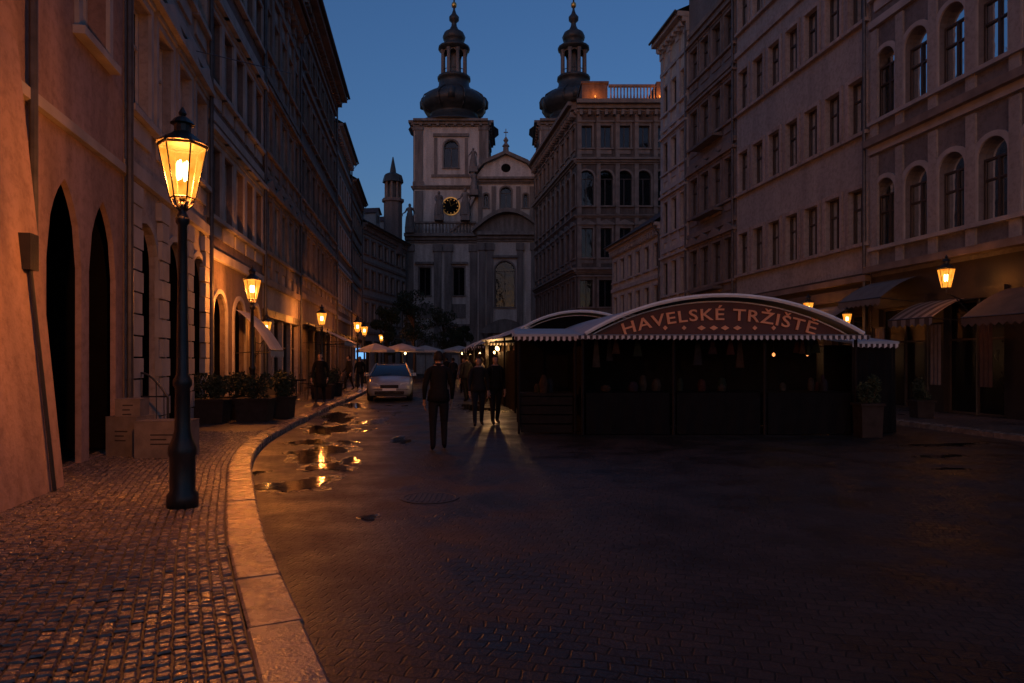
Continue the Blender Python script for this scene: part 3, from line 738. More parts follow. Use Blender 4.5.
# upper central block with triangular gable
f2=F((-3.9,78.0),(2.5,78.0))
arched(f2,S,0,1.9,15.9,22.2,.95,.5,19,1.6,'round'); arched(f2,S,1.9,4.5,15.9,22.2,3.2,1.3,18.4,3.0,'round'); arched(f2,S,4.5,6.4,15.9,22.2,5.45,.5,19,1.6,'round')
for u in (.25,1.8,4.6,6.15): f2.box(T,u-.24,u+.24,16.3,21.4,-.02,.18); 
cornice(f2,T,6.4,22.4,1.3)
for u in (0,6.4): S.quad(f2.P(u,0,15.9),f2.P(u,-4,15.9),f2.P(u,-4,22.4),f2.P(u,0,22.4))
P=f2.P
S.quad(P(-.3,.1,22.4),P(6.7,.1,22.4),P(5.6,.1,23.9),P(3.2,.1,25.0),P(.8,.1,23.9))
gp=[(-.8,22.4),(.7,23.9),(3.2,25.0),(5.7,23.9),(7.2,22.4)]
for i in range(4):
    (a,z0),(b,z1)=gp[i],gp[i+1]
    T.box8([P(a,-4,z0),P(b,-4,z1),P(b,.7,z1),P(a,.7,z0),P(a,-4,z0+.4),P(b,-4,z1+.4),P(b,.7,z1+.4),P(a,.7,z0+.4)])
ol=[(3.2+.55*math.cos(t*math.pi/6),23.5+.5*math.sin(t*math.pi/6)) for t in range(12)]
g('oculus',DARKROOM).quad(*[P(x,.13,z) for x,z in ol])
T.lathe(P(3.2,0,0).x,P(3.2,0,0).y,[(.35,25.3),(.3,25.9),(.45,26.0),(.15,26.4),(.3,26.7),(.05,27.1)],8)
g('crosses',METAL).abox(P(3.2,0,0).x-.04,P(3.2,0,0).x+.04,77.95,78.05,27,28); g('crosses',METAL).abox(P(3.2,0,0).x-.25,P(3.2,0,0).x+.25,77.96,78.04,27.55,27.65)
# volutes at both sides
for s,ub in ((-1,0),(1,6.4)):
    for k in range(10):
        t0,t1=k/10,(k+1)/10
        h=lambda t:16.2+4.6*(1-t)**2.2+ (.5*math.sin(math.pi*t))
        S.quad(P(ub+s*3.2*t0,-.3,15.9),P(ub+s*3.2*t1,-.3,15.9),P(ub+s*3.2*t1,-.3,h(t1)),P(ub+s*3.2*t0,-.3,h(t0)))
        T.box8([P(ub+s*3.2*t0,-.8,h(t0)),P(ub+s*3.2*t1,-.8,h(t1)),P(ub+s*3.2*t1,0,h(t1)),P(ub+s*3.2*t0,0,h(t0)),P(ub+s*3.2*t0,-.8,h(t0)+.3),P(ub+s*3.2*t1,-.8,h(t1)+.3),P(ub+s*3.2*t1,0,h(t1)+.3),P(ub+s*3.2*t0,0,h(t0)+.3)])
# nave behind
S.abox(-10,11,86,120,0,18); g('nave_roof',TILE).quad((-10.5,82,18),(-10.5,120,18),(.3,120,26),(.3,82,26)); g('nave_roof',TILE).quad((11.5,82,18),(11.5,120,18),(.3,120,26),(.3,82,26))
# statues (robed figures on plinths)
sv,sf,_=person_geo(dict(stride=.03,arm=.25,elbow=.2),coat=True,hair='long')
st=g('statues',STONED,True)
for (x,y,z,k,a) in ((-11.6,77.5,16.0,1.25,2.9),(-8.3,77.5,17.4,1.25,3.4),(-5.3,77.5,17.4,1.4,2.8),(-4.3,77.3,20.2,1.0,3.3),(3.4,77.6,16,1.4,3.2),(-4.4,77.6,22.9,1.0,3)):
    b=len(st.v); kk=k*1.25
    for p in sv:
        st.v.append((x+(p[0]*math.cos(a)-p[1]*math.sin(a))*kk*1.2,y+(p[0]*math.sin(a)+p[1]*math.cos(a))*kk*1.2,z+.6+p[2]*kk))
    for q in sf: st.f.append(tuple(b+i for i in q))
    T.abox(x-.5,x+.5,y-.5,y+.5,z,z+.62)
    T.lathe(x,y,[(.46*k,z+.62),(.36*k,z+1.5*k)],10)
g.done()

# ------------------------------------------------------------------ ground
GROUND=mat('ground_earth',(.05,.045,.04),.9)
m=M(GROUND); m.quad((-900,-900,0),(900,-900,0),(900,1500,0),(-900,1500,0)); mkobj('ground',m)
ROAD=sett_mat('wet_road_setts',(.042,.035,.033),.13,.10,.3,.62,rot=.25,bump=.5,spec=.3,big=1.1,cv=.2,warp=.16)
m=M(ROAD); m.quad((-14,-30,.004),(16,-30,.004),(16,100,.004),(-17,100,.004)); mkobj('road',m)
# kerb line
cp=[(3.7,-6),(2.1,-2.6),(.75,0),(-.15,1.8),(-.94,3.38),(-1.51,4.55),(-2.22,6.07),(-3.1,8.2),(-3.95,10.4),(-4.75,13.4),(-5.4,18.2),(-5.95,22.8),(-6.8,31),(-8.6,44),(-10.6,60),(-11.2,66)]
def cat(pts,n=10):
    o=[]
    for i in range(len(pts)-1):
        p0=Vector(pts[max(i-1,0)]);p1=Vector(pts[i]);p2=Vector(pts[i+1]);p3=Vector(pts[min(i+2,len(pts)-1)])
        for k in range(n):
            t=k/n; o.append(.5*((2*p1)+(p2-p0)*t+(2*p0-5*p1+4*p2-p3)*t*t+(3*p1-p0-3*p2+p3)*t**3))
    o.append(Vector(pts[-1])); return o
cl=cat(cp,12)
def resample(pl_,step):
    o=[pl_[0].copy()]; acc=0
    for a,b in zip(pl_[:-1],pl_[1:]):
        d=(b-a).length; 
        while acc+d>=step:
            t=(step-acc)/d; a=a+(b-a)*t; o.append(a.copy()); d=(b-a).length; acc=0
        acc+=d
    return o
GRAN=mat('wet_granite',(.21,.17,.145),.26,.3,7,.3,60,rvar=.1,spec=.6)
ks=resample(cl,.92)
m=M(GRAN)
def nrm(pts,i):
    d=(pts[min(i+1,len(pts)-1)]-pts[max(i-1,0)]).normalized(); return Vector((-d.y,d.x))  # to the left
for i in range(len(ks)-1):
    a,b=ks[i],ks[i+1]; na,nb=nrm(ks,i),nrm(ks,i+1); t=(b-a).normalized()*.008; w=.3; zt=.125+U(-.006,.006); c=.018
    a=a+t+na*U(-.008,.008);b=b-t+nb*U(-.008,.008)
    pa=[a,a+na*c,a+na*(w-c),a+na*w]; pb=[b,b+nb*c,b+nb*(w-c),b+nb*w]; zz=[zt-c,zt,zt,zt-.008]
    m.quad((a.x,a.y,0),(b.x,b.y,0),(b.x,b.y,zz[0]),(a.x,a.y,zz[0]))
    for k in range(3): m.quad((*pa[k],zz[k]),(*pb[k],zz[k]),(*pb[k+1],zz[k+1]),(*pa[k+1],zz[k+1]))
    m.quad(*[(*pa[k],zz[k]) for k in range(4)],(*pa[3],0),(*pa[0],0)); m.quad(*[(*pb[k],zz[k]) for k in range(4)],(*pb[3],0),(*pb[0],0))
mkobj('kerb',m)
# pavement sheet (bedding under the near mosaic stones, setts farther away)
BED=mat('mosaic_joint_sand',(.025,.02,.018),.6,.3,20)
PAV=sett_mat('pavement_mosaic',(.11,.09,.08),.075,.07,.25,.5,rot=-.15,bump=.8)
m1=M(BED); m2=M(PAV)
for i in range(len(cl)-1):
    a,b=cl[i],cl[i+1]; na,nb=nrm(cl,i)*.3,nrm(cl,i+1)*.3; a=a+na;b=b+nb
    m=m1 if b.y<14.2 else m2; z=.106 if b.y<14.2 else .117
    m.quad((a.x,a.y,z),(b.x,b.y,z),(XL(b.y)-3,b.y,z),(XL(a.y)-3,a.y,z))
mkobj('pavement_bedding',m1); mkobj('pavement',m2)
STN=mat('mosaic_stone',(.14,.11,.095),.24,.45,14,.3,90,rvar=.1,spec=.6)
inn=[cl[i]+nrm(cl,i)*.3 for i in range(len(cl))]
SS=.074
ps=resample(inn,SS); m=M(STN); cnt=0
for i in range(len(ps)):
    p=ps[i]
    if p.y<-.5 or p.y>14.4: continue
    nn=nrm(ps,i); t=Vector((nn.y,-nn.x)); d=.042
    k=0
    while d<6.5:
        q=p+nn*d+t*(.5*SS*(k%2)+U(-.007,.007)); 
        if q.x>XL(q.y)-.25 and q.y<14.25 and q.y>1.2:
            ang=math.atan2(t.y,t.x)+U(-.12,.12); hw=.031+U(-.004,.003); hh=.032+U(-.004,.003); z=.121+U(-.006,.005)+.004*math.sin(q.x*2.1)*math.cos(q.y*1.7); tx,ty=U(-.09,.09),U(-.09,.09)
            ca,sa=math.cos(ang),math.sin(ang); b=len(m.v)
            for (s,zz) in ((1.0,-.012),(.74,0)):
                for (x,y) in ((-1,-1),(1,-1),(1,1),(-1,1)):
                    X=x*hw*s*(1+U(-.1,.1));Y=y*hh*s*(1+U(-.1,.1)); m.v.append((q.x+X*ca-Y*sa,q.y+X*sa+Y*ca,z+zz+(X*tx+Y*ty)))
            m.f+= [(b+4,b+5,b+6,b+7),(b,b+1,b+5,b+4),(b+1,b+2,b+6,b+5),(b+2,b+3,b+7,b+6),(b+3,b,b+4,b+7)]
            cnt+=1
        d+=.072; k+=1
mkobj('mosaic_paving_stones',m)
# right pavement
rk=[(XR(y)-2.9,y) for y in range(-4,60,2)]
m=M(GRAN); mm=M(PAV)
for (x0,y0),(x1,y1) in zip(rk[:-1],rk[1:]):
    m.box8([(x0-.28,y0+.01,0),(x0,y0+.01,0),(x1,y1-.01,0),(x1-.28,y1-.01,0),(x0-.28,y0+.01,.11),(x0,y0+.01,.12),(x1,y1-.01,.12),(x1-.28,y1-.01,.11)])
    mm.quad((x0,y0,.116),(x0+3.3,y0,.116),(x1+3.3,y1,.116),(x1,y1,.116))
mkobj('kerb',m); mkobj('pavement',mm)
# puddles
WATER=mat('puddle_water',(.012,.011,.011),.07,.1,spec=.7,bump=.22,bscale=5)
WETS=mat('wet_puddle_margin',(.032,.027,.025),.26,.2,8,.6,40,rvar=.08,spec=.4)
def puddle(cx,cy,rx,ry,rot,seed):
    rr=random.Random(seed); n=48; ph=[rr.uniform(0,6.28) for _ in range(5)]
    m=M(WATER); pts=[]; m0=M(WETS); p0=[]
    for k in range(n):
        t=2*math.pi*k/n; r=1+.3*math.sin(2*t+ph[0])+.22*math.sin(3*t+ph[1])+.14*math.sin(5*t+ph[2])+.07*math.sin(9*t+ph[3])+.05*math.sin(14*t+ph[4])
        for (L_,kk,z) in ((pts,1,.013),(p0,1.4+.15*math.sin(4*t+ph[2]),.006)):
            x=rx*r*math.cos(t)*kk;y=ry*r*math.sin(t)*kk; L_.append((cx+x*math.cos(rot)-y*math.sin(rot),cy+x*math.sin(rot)+y*math.cos(rot),z+.0001*seed))
    m.quad(*pts); m0.quad(*p0); g=G('puddle'); mkobj('water',m,g.root); mkobj('wet_margin',m0,g.root)
PD_=[(-2.75,8.7,.34,.45,.3),(-3.3,11.6,.4,.9,.3),(-2.75,10.2,.2,.4,.1),(-4.2,15.5,.34,1.1,.25),(-4.9,19,.4,1.4,.2),(-1.45,6.9,.1,.08,.2),(7.1,11.3,.3,.14,.3),(8.1,12.8,.5,.2,.2),(-2.2,13.5,.16,.5,.1),(-1.2,22.5,.5,1.3,.1),(6.4,10.0,.18,.06,.2),(-5.6,24,.3,1.2,.1),(-3.9,13.2,.24,.5,.3),(-3.6,17.5,.3,.8,.2)]
r2=random.Random(5)
for i in range(22):
    y=r2.uniform(7.5,24); kx=-2.9-.75*(y-7.5)**.5*.82
    PD_.append((kx+r2.uniform(.15,1.9),y,r2.uniform(.05,.14),r2.uniform(.08,.3),r2.uniform(-.2,.5)))
for i,a in enumerate(PD_): puddle(*a,i+1)
# manhole cover
m=M(mat('cast_iron',(.03,.027,.025),.5,.3,20,metal=.3)); m.lathe(-.95,7.9,[(.34,.006),(.34,.012),(.3,.013),(.295,.009),(.02,.009)],28)
for i in range(-4,5):
    h=math.sqrt(max(0,.27**2-(i*.06)**2)); m.abox(-.95+i*.06-.012,-.95+i*.06+.012,7.9-h,7.9+h,.0085,.014)
mkobj('manhole_cover',m)

# ------------------------------------------------------------------ lamps
def lantern(g,x,y,z0,k=1.0,W=60,n=6):
    fr=g('lantern_frame',IRON); pn=g('lantern_panes',PANE)
    r0,r1,zb,zt=.13*k,.25*k,z0,z0+.58*k
    for i in range(n):
        a=2*math.pi*i/n+.26; b=2*math.pi*(i+1)/n+.26
        A0=(x+r0*math.cos(a),y+r0*math.sin(a),zb);A1=(x+r1*math.cos(a),y+r1*math.sin(a),zt)
        B0=(x+r0*math.cos(b),y+r0*math.sin(b),zb);B1=(x+r1*math.cos(b),y+r1*math.sin(b),zt)
        pn.quad(A0,B0,B1,A1); fr.tube([A0,A1],.009*k,5); fr.tube([A1,B1],.013*k,5); fr.tube([A0,B0],.012*k,5)
        fr.tube([A1,(A1[0],A1[1],A1[2]+.06*k)],[.02*k,.004*k],5)
    fr.lathe(x,y,[(.04*k,zb-.02*k),(.04*k,zb-.002)],n,.26)
    fr.lathe(x,y,[(.275*k,zt+.012),(.25*k,zt+.04*k),(.14*k,zt+.12*k),(.09*k,zt+.16*k),(.09*k,zt+.24*k),(.13*k,zt+.25*k),(.08*k,zt+.31*k),(.03*k,zt+.34*k),(.045*k,zt+.37*k),(.01*k,zt+.44*k)],n*2,.26)
    bu=g('gas_mantles',BULB)
    for i in range(4):
        a=i*math.pi/2; bu.lathe(x+.05*k*math.cos(a),y+.05*k*math.sin(a),[(.008,zb+.2*k),(.022*k,zb+.25*k),(.022*k,zb+.38*k),(.008,zb+.42*k)],8)
    g.light((x,y,zb+.3*k),W,size=.07)
def street_lamp(x,y,z,H=4.0,W=60):
    g=G('street_lamp'); p=g('post',IRON,True); s=H/4.0
    pr_=[(.15,0),(.15,.12),(.12,.16),(.12,.5),(.135,.53),(.135,.6),(.1,.68),(.075,.78),(.07,1.2),(.09,1.23),(.09,1.28),(.06,1.34),(.048,2.2),(.043,2.85),(.065,2.88),(.065,2.93),(.04,2.98),(.035,3.02),(.06,3.05),(.03,3.08),(.025,3.12)]
    p.lathe(x,y,[(r,z+h*s) for r,h in pr_],14)
    c=g('lantern_cradle',IRON)
    for i in range(6):
        a=2*math.pi*i/6+.26; c.tube([(x+.03*math.cos(a),y+.03*math.sin(a),z+3.0*s),(x+.09*math.cos(a),y+.09*math.sin(a),z+3.06*s),(x+.115*math.cos(a),y+.115*math.sin(a),z+3.13*s)],.010,5)
    lantern(g,x,y,z+3.13*s,.9,W); g.done()
street_lamp(-3.33,6.9,.12,3.98,1350)
street_lamp(-7.0,18.4,.12,3.98,1500)
street_lamp(-8.5,30.5,.12,3.9,900)
street_lamp(-8.6,38,.12,3.9,600)
street_lamp(-9.3,43,.12,3.9,600)
street_lamp(-10.9,57,.12,3.9,700)
def wall_lantern(x,y,z,wx,wy,W=40,k=.9):
    g=G('wall_lantern'); b=g('bracket',IRON)
    b.tube([(wx,wy,z-.25),(wx+(x-wx)*.5,wy+(y-wy)*.5,z-.32),(x,y,z-.14),(x,y,z)],.02,6)
    b.tube([(wx,wy,z-.8),(wx+(x-wx)*.35,wy+(y-wy)*.35,z-.62),(wx+(x-wx)*.7,wy+(y-wy)*.7,z-.28)],.014,6)
    b.lathe(wx,wy,[(.05,z-.95),(.06,z-.1)],6)
    lantern(g,x,y,z,k,W); g.done()
wall_lantern(11.45,18.0,3.5,12.4,18.1,60,.85)
wall_lantern(10.55,24.3,3.2,11.45,24.4,50,.75)
wall_lantern(10.9,22.2,2.75,11.75,22.3,20,.6)
wall_lantern(-8.1,22.5,2.45,-8.5,22.5,140,.7)

# ------------------------------------------------------------------ awnings and shop fronts
def striped(name,c1,c2,ax='u',per=.3,rot=0):
    m=bpy.data.materials.new(name); m.use_nodes=True; nt=m.node_tree;N=nt.nodes;L=nt.links;b=N['Principled BSDF']; b.inputs['Roughness'].default_value=.8
    tc=N.new('ShaderNodeTexCoord'); mp=N.new('ShaderNodeMapping'); mp.inputs['Rotation'].default_value=(0,0,rot); L.new(tc.outputs['Object'],mp.inputs[0])
    sx=N.new('ShaderNodeSeparateXYZ'); L.new(mp.outputs[0],sx.inputs[0])
    ma=N.new('ShaderNodeMath'); ma.operation='MULTIPLY'; ma.inputs[1].default_value=1/per; L.new(sx.outputs[0 if ax=='u' else 1],ma.inputs[0])
    fr=N.new('ShaderNodeMath'); fr.operation='FRACT'; L.new(ma.outputs[0],fr.inputs[0])
    gt=N.new('ShaderNodeMath'); gt.operation='GREATER_THAN'; gt.inputs[1].default_value=.5; L.new(fr.outputs[0],gt.inputs[0])
    mx=N.new('ShaderNodeMix'); mx.data_type='RGBA'; mx.inputs[6].default_value=c1+(1,); mx.inputs[7].default_value=c2+(1,)
    L.new(gt.outputs[0],mx.inputs[0]); L.new(mx.outputs[2],b.inputs['Base Color']); return m
AWN1=striped('awning_stripes',(.22,.19,.17),(.07,.05,.04),'v',.35)
AWN2=mat('cream_awning',(.5,.45,.4),.85,.15,3)
AWN4=mat('grey_awning',(.15,.135,.125),.85,.2,3)
AWN3=mat('brown_awning',(.13,.08,.055),.85,.2,3)
def awning(f,u0,u1,z1,z0,out,mt,name='shop_awning'):
    g=G(name); c=g('canopy',mt); P=f.P
    n=8
    for i in range(n):
        t0,t1=i/n,(i+1)/n
        def pt(u,t): return P(u,.05+out*t,z1+(z0-z1)*(t+.12*math.sin(math.pi*t)*-1))
        c.quad(pt(u0,t0),pt(u1,t0),pt(u1,t1),pt(u0,t1))
    v=g('valance',mt); k=int((u1-u0)/.22)
    for i in range(k):
        a=u0+(u1-u0)*i/k; b=u0+(u1-u0)*(i+1)/k; e=out+.055
        v.quad(P(a,e,z0),P(b,e,z0),P(b,e,z0-.16),P((a+b)/2,e,z0-.24),P(a,e,z0-.16))
    ir=g('arms',IRON)
    for u in (u0+.05,u1-.05): ir.tube([P(u,.05,z0-.1),P(u,out,z0-.02)],.015,5)
    ir.tube([P(u0,out+.05,z0),P(u1,out+.05,z0)],.02,6)
    g.done()
# right side: u measured from far end
fE=REf; fD=F(pr(31.6),pr(22.45)); fC=F(pr(37),pr(31.65))
awning(fE,.1,2.1,4.1,3.45,1.2,AWN4)
awning(fE,2.3,4.0,3.3,2.75,1.1,AWN1)
awning(fE,5.2,7.4,3.4,2.65,1.3,AWN3)
awning(fE,7.7,9.8,3.4,2.65,1.3,AWN3)
awning(fD,5.9,9.0,3.5,2.95,1.2,AWN4)
awning(fD,.4,4.2,3.4,2.9,1.1,AWN3)
fLa=F(pl(31.05),pl(44))
awning(fLa,.8,5.0,3.3,2.5,1.9,AWN2); awning(fLa,6.0,10,3.2,2.5,1.8,AWN2)
fLb=F(pl(17.65),pl(24))
awning(fLb,2.6,4.7,3.1,1.9,1.0,AWN2)
g=G('shop_sign'); fD.box(g('board',mat('sign_board',(.08,.06,.05),.5)),4.6,8.9,3.62,4.0,.12,.2); g.done()
for k,(u,c) in enumerate(((.6,(.22,.18,.15)),(2.9,(.18,.13,.11)),(4.6,(.08,.045,.035)))):
    g=G('shop_banner'); b=g('cloth',mat('banner_cloth_%d'%k,c,.85,.2,6)); P=fE.P
    for i in range(6):
        b.quad(P(u+.07*i,.3+.03*(i%2),.9),P(u+.07*(i+1),.3+.03*((i+1)%2),.9),P(u+.07*(i+1),.3+.03*((i+1)%2),2.6),P(u+.07*i,.3+.03*(i%2),2.6))
    g('rod',IRON).tube([P(u-.05,.32,2.62),P(u+.5,.32,2.62)],.015); g('stand',IRON).tube([P(u-.05,.32,2.62),P(u-.05,.32,.12)],.015); g.done()

# ------------------------------------------------------------------ market hall with stalls
PVC=mat('market_roof_canvas',(.38,.42,.47),.5,.15,3)
RIM=mat('white_rim',(.75,.78,.8),.4,.08,5)
REDP=mat('sign_panel_red',(.085,.025,.016),.6,.2,4)
LET=mat('sign_letter_tan',(.8,.36,.19),.6,.1)
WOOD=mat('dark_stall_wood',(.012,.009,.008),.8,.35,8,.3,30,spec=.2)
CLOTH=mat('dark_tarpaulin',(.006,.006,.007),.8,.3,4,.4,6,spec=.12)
DPOST=mat('dark_stall_post',(.012,.01,.01),.7,spec=.2)
VAL=striped('valance_stripes',(.6,.58,.57),(.05,.035,.04),'u',.12)
goods=[mat('goods_%d'%i,c,.8,.3,12,spec=.2) for i,c in enumerate([(.03,.01,.008),(.015,.015,.02),(.035,.02,.012),(.01,.018,.012),(.03,.025,.02),(.02,.012,.02)])]
def stall(name,x0,x1,y0,y1,ze,rise,sign=None,lights=(),skew=-.12,fill=True):
    g=G(name); cx=(x0+x1)/2; hw=(x1-x0)/2; Rr=(hw*hw+rise*rise)/(2*rise); zc=ze+rise-Rr; A=math.asin(hw/Rr)
    def pt(t,y,dr=0): a=-A+2*A*t; return (cx+(Rr+dr)*math.sin(a)+skew*(y-y0),y,zc+(Rr+dr)*math.cos(a))
    n=24; rf=g('vault_roof',PVC,True); 
    for i in range(n):
        rf.quad(pt(i/n,y0-.25),pt((i+1)/n,y0-.25),pt((i+1)/n,y1),pt(i/n,y1))
    rim=g('arch_rim',RIM)
    for yy in (y0-.27,):
        rim.tube([pt(i/n,yy) for i in range(n+1)],.045,6)
    ribs=g('roof_ribs',IRON)
    k=int((y1-y0)/1.2)
    for j in range(1,k+1): ribs.tube([pt(i/n,y0+(y1-y0)*j/k,-.04) for i in range(n+1)],.022,5)
    pan=g('tympanum',REDP if sign else CLOTH)
    for i in range(n):
        a,b=pt(i/n,y0,-.09),pt((i+1)/n,y0,-.09); pan.quad((a[0],y0,ze-.02),(b[0],y0,ze-.02),b,a)
    g('inner_arch_band',RIM).tube([pt(.02+.96*i/n,y0-.02,-.11) for i in range(n+1)],.014,5)
    # beam + scalloped valance
    be=g('eaves_beam',WOOD); be.abox(x0-.05,x1+.05,y0-.05,y0+.05,ze-.1,ze-.03)
    va=g('valance',VAL); q=int((x1-x0+.3)/.12)
    for i in range(q):
        a=x0-.15+(x1-x0+.3)*i/q; b=x0-.15+(x1-x0+.3)*(i+1)/q; z=ze-.04
        va.quad((a,y0-.3,z),(b,y0-.3,z),(b,y0-.3,z-.06),((a+b)/2,y0-.3,z-.1),(a,y0-.3,z-.06))
    g('fringe_ledge',PVC).quad((x0-.15,y0-.3,ze-.035),(x1+.15,y0-.3,ze-.035),(x1+.1,y0-.06,ze-.01),(x0-.1,y0-.06,ze-.01))
    ps=g('posts',DPOST)
    m_=max(2,int((x1-x0)/1.6))
    for j in range(3):
        yy=y0+(y1-y0)*j/2
        for i in range(m_+1):
            xx=x0+(x1-x0)*i/m_+skew*(yy-y0); ps.tube([(xx,yy,.01),(xx,yy,ze-.05)],.035,6)
    # counters with cloths, crates, hanging goods
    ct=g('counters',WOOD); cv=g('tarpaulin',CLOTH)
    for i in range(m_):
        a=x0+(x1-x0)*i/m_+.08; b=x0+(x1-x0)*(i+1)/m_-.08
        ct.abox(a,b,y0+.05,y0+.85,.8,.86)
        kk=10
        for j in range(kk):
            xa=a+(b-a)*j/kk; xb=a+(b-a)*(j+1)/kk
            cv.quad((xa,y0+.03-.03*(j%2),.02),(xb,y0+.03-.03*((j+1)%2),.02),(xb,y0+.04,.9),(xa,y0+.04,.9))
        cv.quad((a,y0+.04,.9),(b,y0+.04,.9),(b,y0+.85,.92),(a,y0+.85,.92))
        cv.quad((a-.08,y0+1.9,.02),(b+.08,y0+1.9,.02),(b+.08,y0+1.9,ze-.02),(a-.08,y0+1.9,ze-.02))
        for j in range(5):
            gx=U(a+.1,b-.2); gm=random.choice(goods); h=U(.1,.35); w=U(.08,.2)
            mm=g('goods_'+gm.name,gm)
            mm.lathe(gx+w/2,y0+U(.2,.6),[(w*.5,.921),(w*.62,.921+h*.5),(w*.4,.921+h),(w*.15,.921+h*1.1)],8)
        for j in range(4):
            gx=U(a+.05,b-.15); gm=random.choice(goods); h=U(.25,.6); w=U(.08,.2); mm=g('goods_'+gm.name,gm)
            z=ze-.12; yy=y0+U(.1,.5)
            mm.box8([(gx,yy,z-h),(gx+w,yy,z-h),(gx+w,yy+.06,z-h),(gx,yy+.06,z-h),(gx+w*.3,yy+.02,z),(gx+w*.7,yy+.02,z),(gx+w*.7,yy+.04,z),(gx+w*.3,yy+.04,z)])
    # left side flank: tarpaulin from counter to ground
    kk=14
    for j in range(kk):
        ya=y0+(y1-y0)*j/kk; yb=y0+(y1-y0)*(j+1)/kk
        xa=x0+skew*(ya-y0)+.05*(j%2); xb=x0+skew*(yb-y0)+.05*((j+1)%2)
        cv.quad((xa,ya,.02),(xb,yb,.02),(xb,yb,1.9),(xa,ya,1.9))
    for (lx,ly,lz,w,bs) in lights:
        g('bulbs',BULBW if lx<4 else emis('dim_amber_bulb',(1,.35,.1),1.6)).lathe(lx,ly,[(.01,lz-.05*bs),(.04*bs,lz-.02*bs),(.04*bs,lz+.02*bs),(.01,lz+.05*bs)],8)
        g('bulb_cords',IRON).tube([(lx,ly,lz+.05*bs),(lx,ly,ze-.04)],.006,4)
        if w: g.light((lx,ly-.05,lz-.1),w,(1,.5,.2),.05,'stall_light')
    if sign:
        c=bpy.data.curves.new('t','FONT'); c.body=sign; c.size=.33; c.extrude=.012; c.align_x='CENTER'; c.space_character=1.12; c.resolution_u=3; c.offset=.004
        o=bpy.data.objects.new('t',c); bpy.context.scene.collection.objects.link(o); bpy.context.view_layer.update()
        dg=bpy.context.evaluated_depsgraph_get(); me=bpy.data.meshes.new_from_object(o.evaluated_get(dg)); bpy.data.objects.remove(o)
        xs=[v.co.x for v in me.vertices]; w=max(xs)-min(xs); mid=(max(xs)+min(xs))/2; R0=6.6; zb=ze+.30
        for v in me.vertices:
            x=(v.co.x-mid)*4.1/w; y=v.co.y*1.05; a=x/R0
            v.co=(cx+(R0+y)*math.sin(a),y0-.03-v.co.z,zb-R0+(R0+y)*math.cos(a))
        me.materials.clear(); me.materials.append(LET)
        so=bpy.data.objects.new('arched_lettering',me); bpy.context.scene.collection.objects.link(so); so.parent=g.root
        om=g('sign_ornaments',LET)
        for dx in (-1.15,-.75,-.38,-.12,.12,.38,.75,1.15):
            w=.05 if abs(dx)>.5 else .09
            zz=ze+.13; om.box8([(cx+dx-w,y0-.03,zz),(cx+dx,y0-.03,zz-.05),(cx+dx+w,y0-.03,zz),(cx+dx,y0-.03,zz+.05),(cx+dx-w,y0-.01,zz),(cx+dx,y0-.01,zz-.05),(cx+dx+w,y0-.01,zz),(cx+dx,y0-.01,zz+.05)])
    return g
g=stall('market_stall',1.5,7.3,14.5,20.3,2.15,.8,'HAVELSKÉ TRŽIŠTĚ',lights=((5.98,15.6,1.72,.4,.9),(6.75,15.6,1.72,.3,.7)))
g.done()
# low side stall left of the arch
def flatstall(x0,x1,y0,y1,ze,lit=False,name='market_stall',front=None):
    g=G(name); rf=g('canopy',PVC)
    rf.box8([(x0-.1,y0-.15,ze),(x1+.02,y0-.15,ze),(x1+.02,y1,ze+.25),(x0-.1,y1,ze+.25),(x0-.1,y0-.15,ze+.05),(x1+.02,y0-.15,ze+.05),(x1+.02,y1,ze+.3),(x0-.1,y1,ze+.3)])
    va=g('valance',VAL); q=max(2,int((x1-x0+.1)/.12))
    for i in range(q):
        a=x0-.1+(x1-x0+.1)*i/q; b=x0-.1+(x1-x0+.1)*(i+1)/q
        va.quad((a,y0-.16,ze),(b,y0-.16,ze),(b,y0-.16,ze-.06),((a+b)/2,y0-.16,ze-.1),(a,y0-.16,ze-.06))
    for xx in (x0,x1-.06):
        for yy in (y0,y1): g('posts',DPOST).tube([(xx,yy,.01),(xx,yy,ze+.01)],.03,6)
    ct=g('counter',WOOD); ct.abox(x0+.03,x1-.1,y0+.1,y0+.8,.82,.88)
    for k in range(4): ct.abox(x0+.04,x1-.11,y0+.06,y0+.09,.03+k*.2,.2+k*.2)
    cv=g('tarpaulin',CLOTH); cv.quad((x0,y0+1.4,.02),(x1,y0+1.4,.02),(x1,y0+1.4,ze),(x0,y0+1.4,ze))
    for j in range(int((x1-x0)*6)):
        gm=random.choice(goods); h=U(.15,.4); w=U(.1,.2); gx=U(x0+.1,x1-.3)
        g('goods_'+gm.name,gm).lathe(gx+w/2,y0+U(.25,.6),[(w*.5,.881),(w*.6,.881+h*.6),(w*.3,.881+h)],8)
    return g
flatstall(.15,1.42,14.7,17.5,2.1).done()
g=flatstall(7.45,8.35,14.9,17.3,1.95)
cv=g('tarpaulin',CLOTH)
for j in range(9):
    a=7.45+.1*j; cv.quad((a,14.86-.03*(j%2),.02),(a+.1,14.86-.03*((j+1)%2),.02),(a+.1,14.88,1.9),(a,14.88,1.9))
for j in range(12):
    a=14.9+.2*j; cv.quad((8.36+.03*(j%2),a,.02),(8.36+.03*((j+1)%2),a+.2,.02),(8.36,a+.2,1.9),(8.36,a,1.9))
g.done()
stall('market_stall',.1,3.9,20.4,26.4,2.42,.62,lights=()).done()
stall('market_stall',-1.0,2.6,27.2,33,2.3,.55,lights=((-.7,27.3,1.9,24,1.2),(-.2,27.3,1.9,0,1.2),(.3,27.3,1.9,16,1.2))).done()
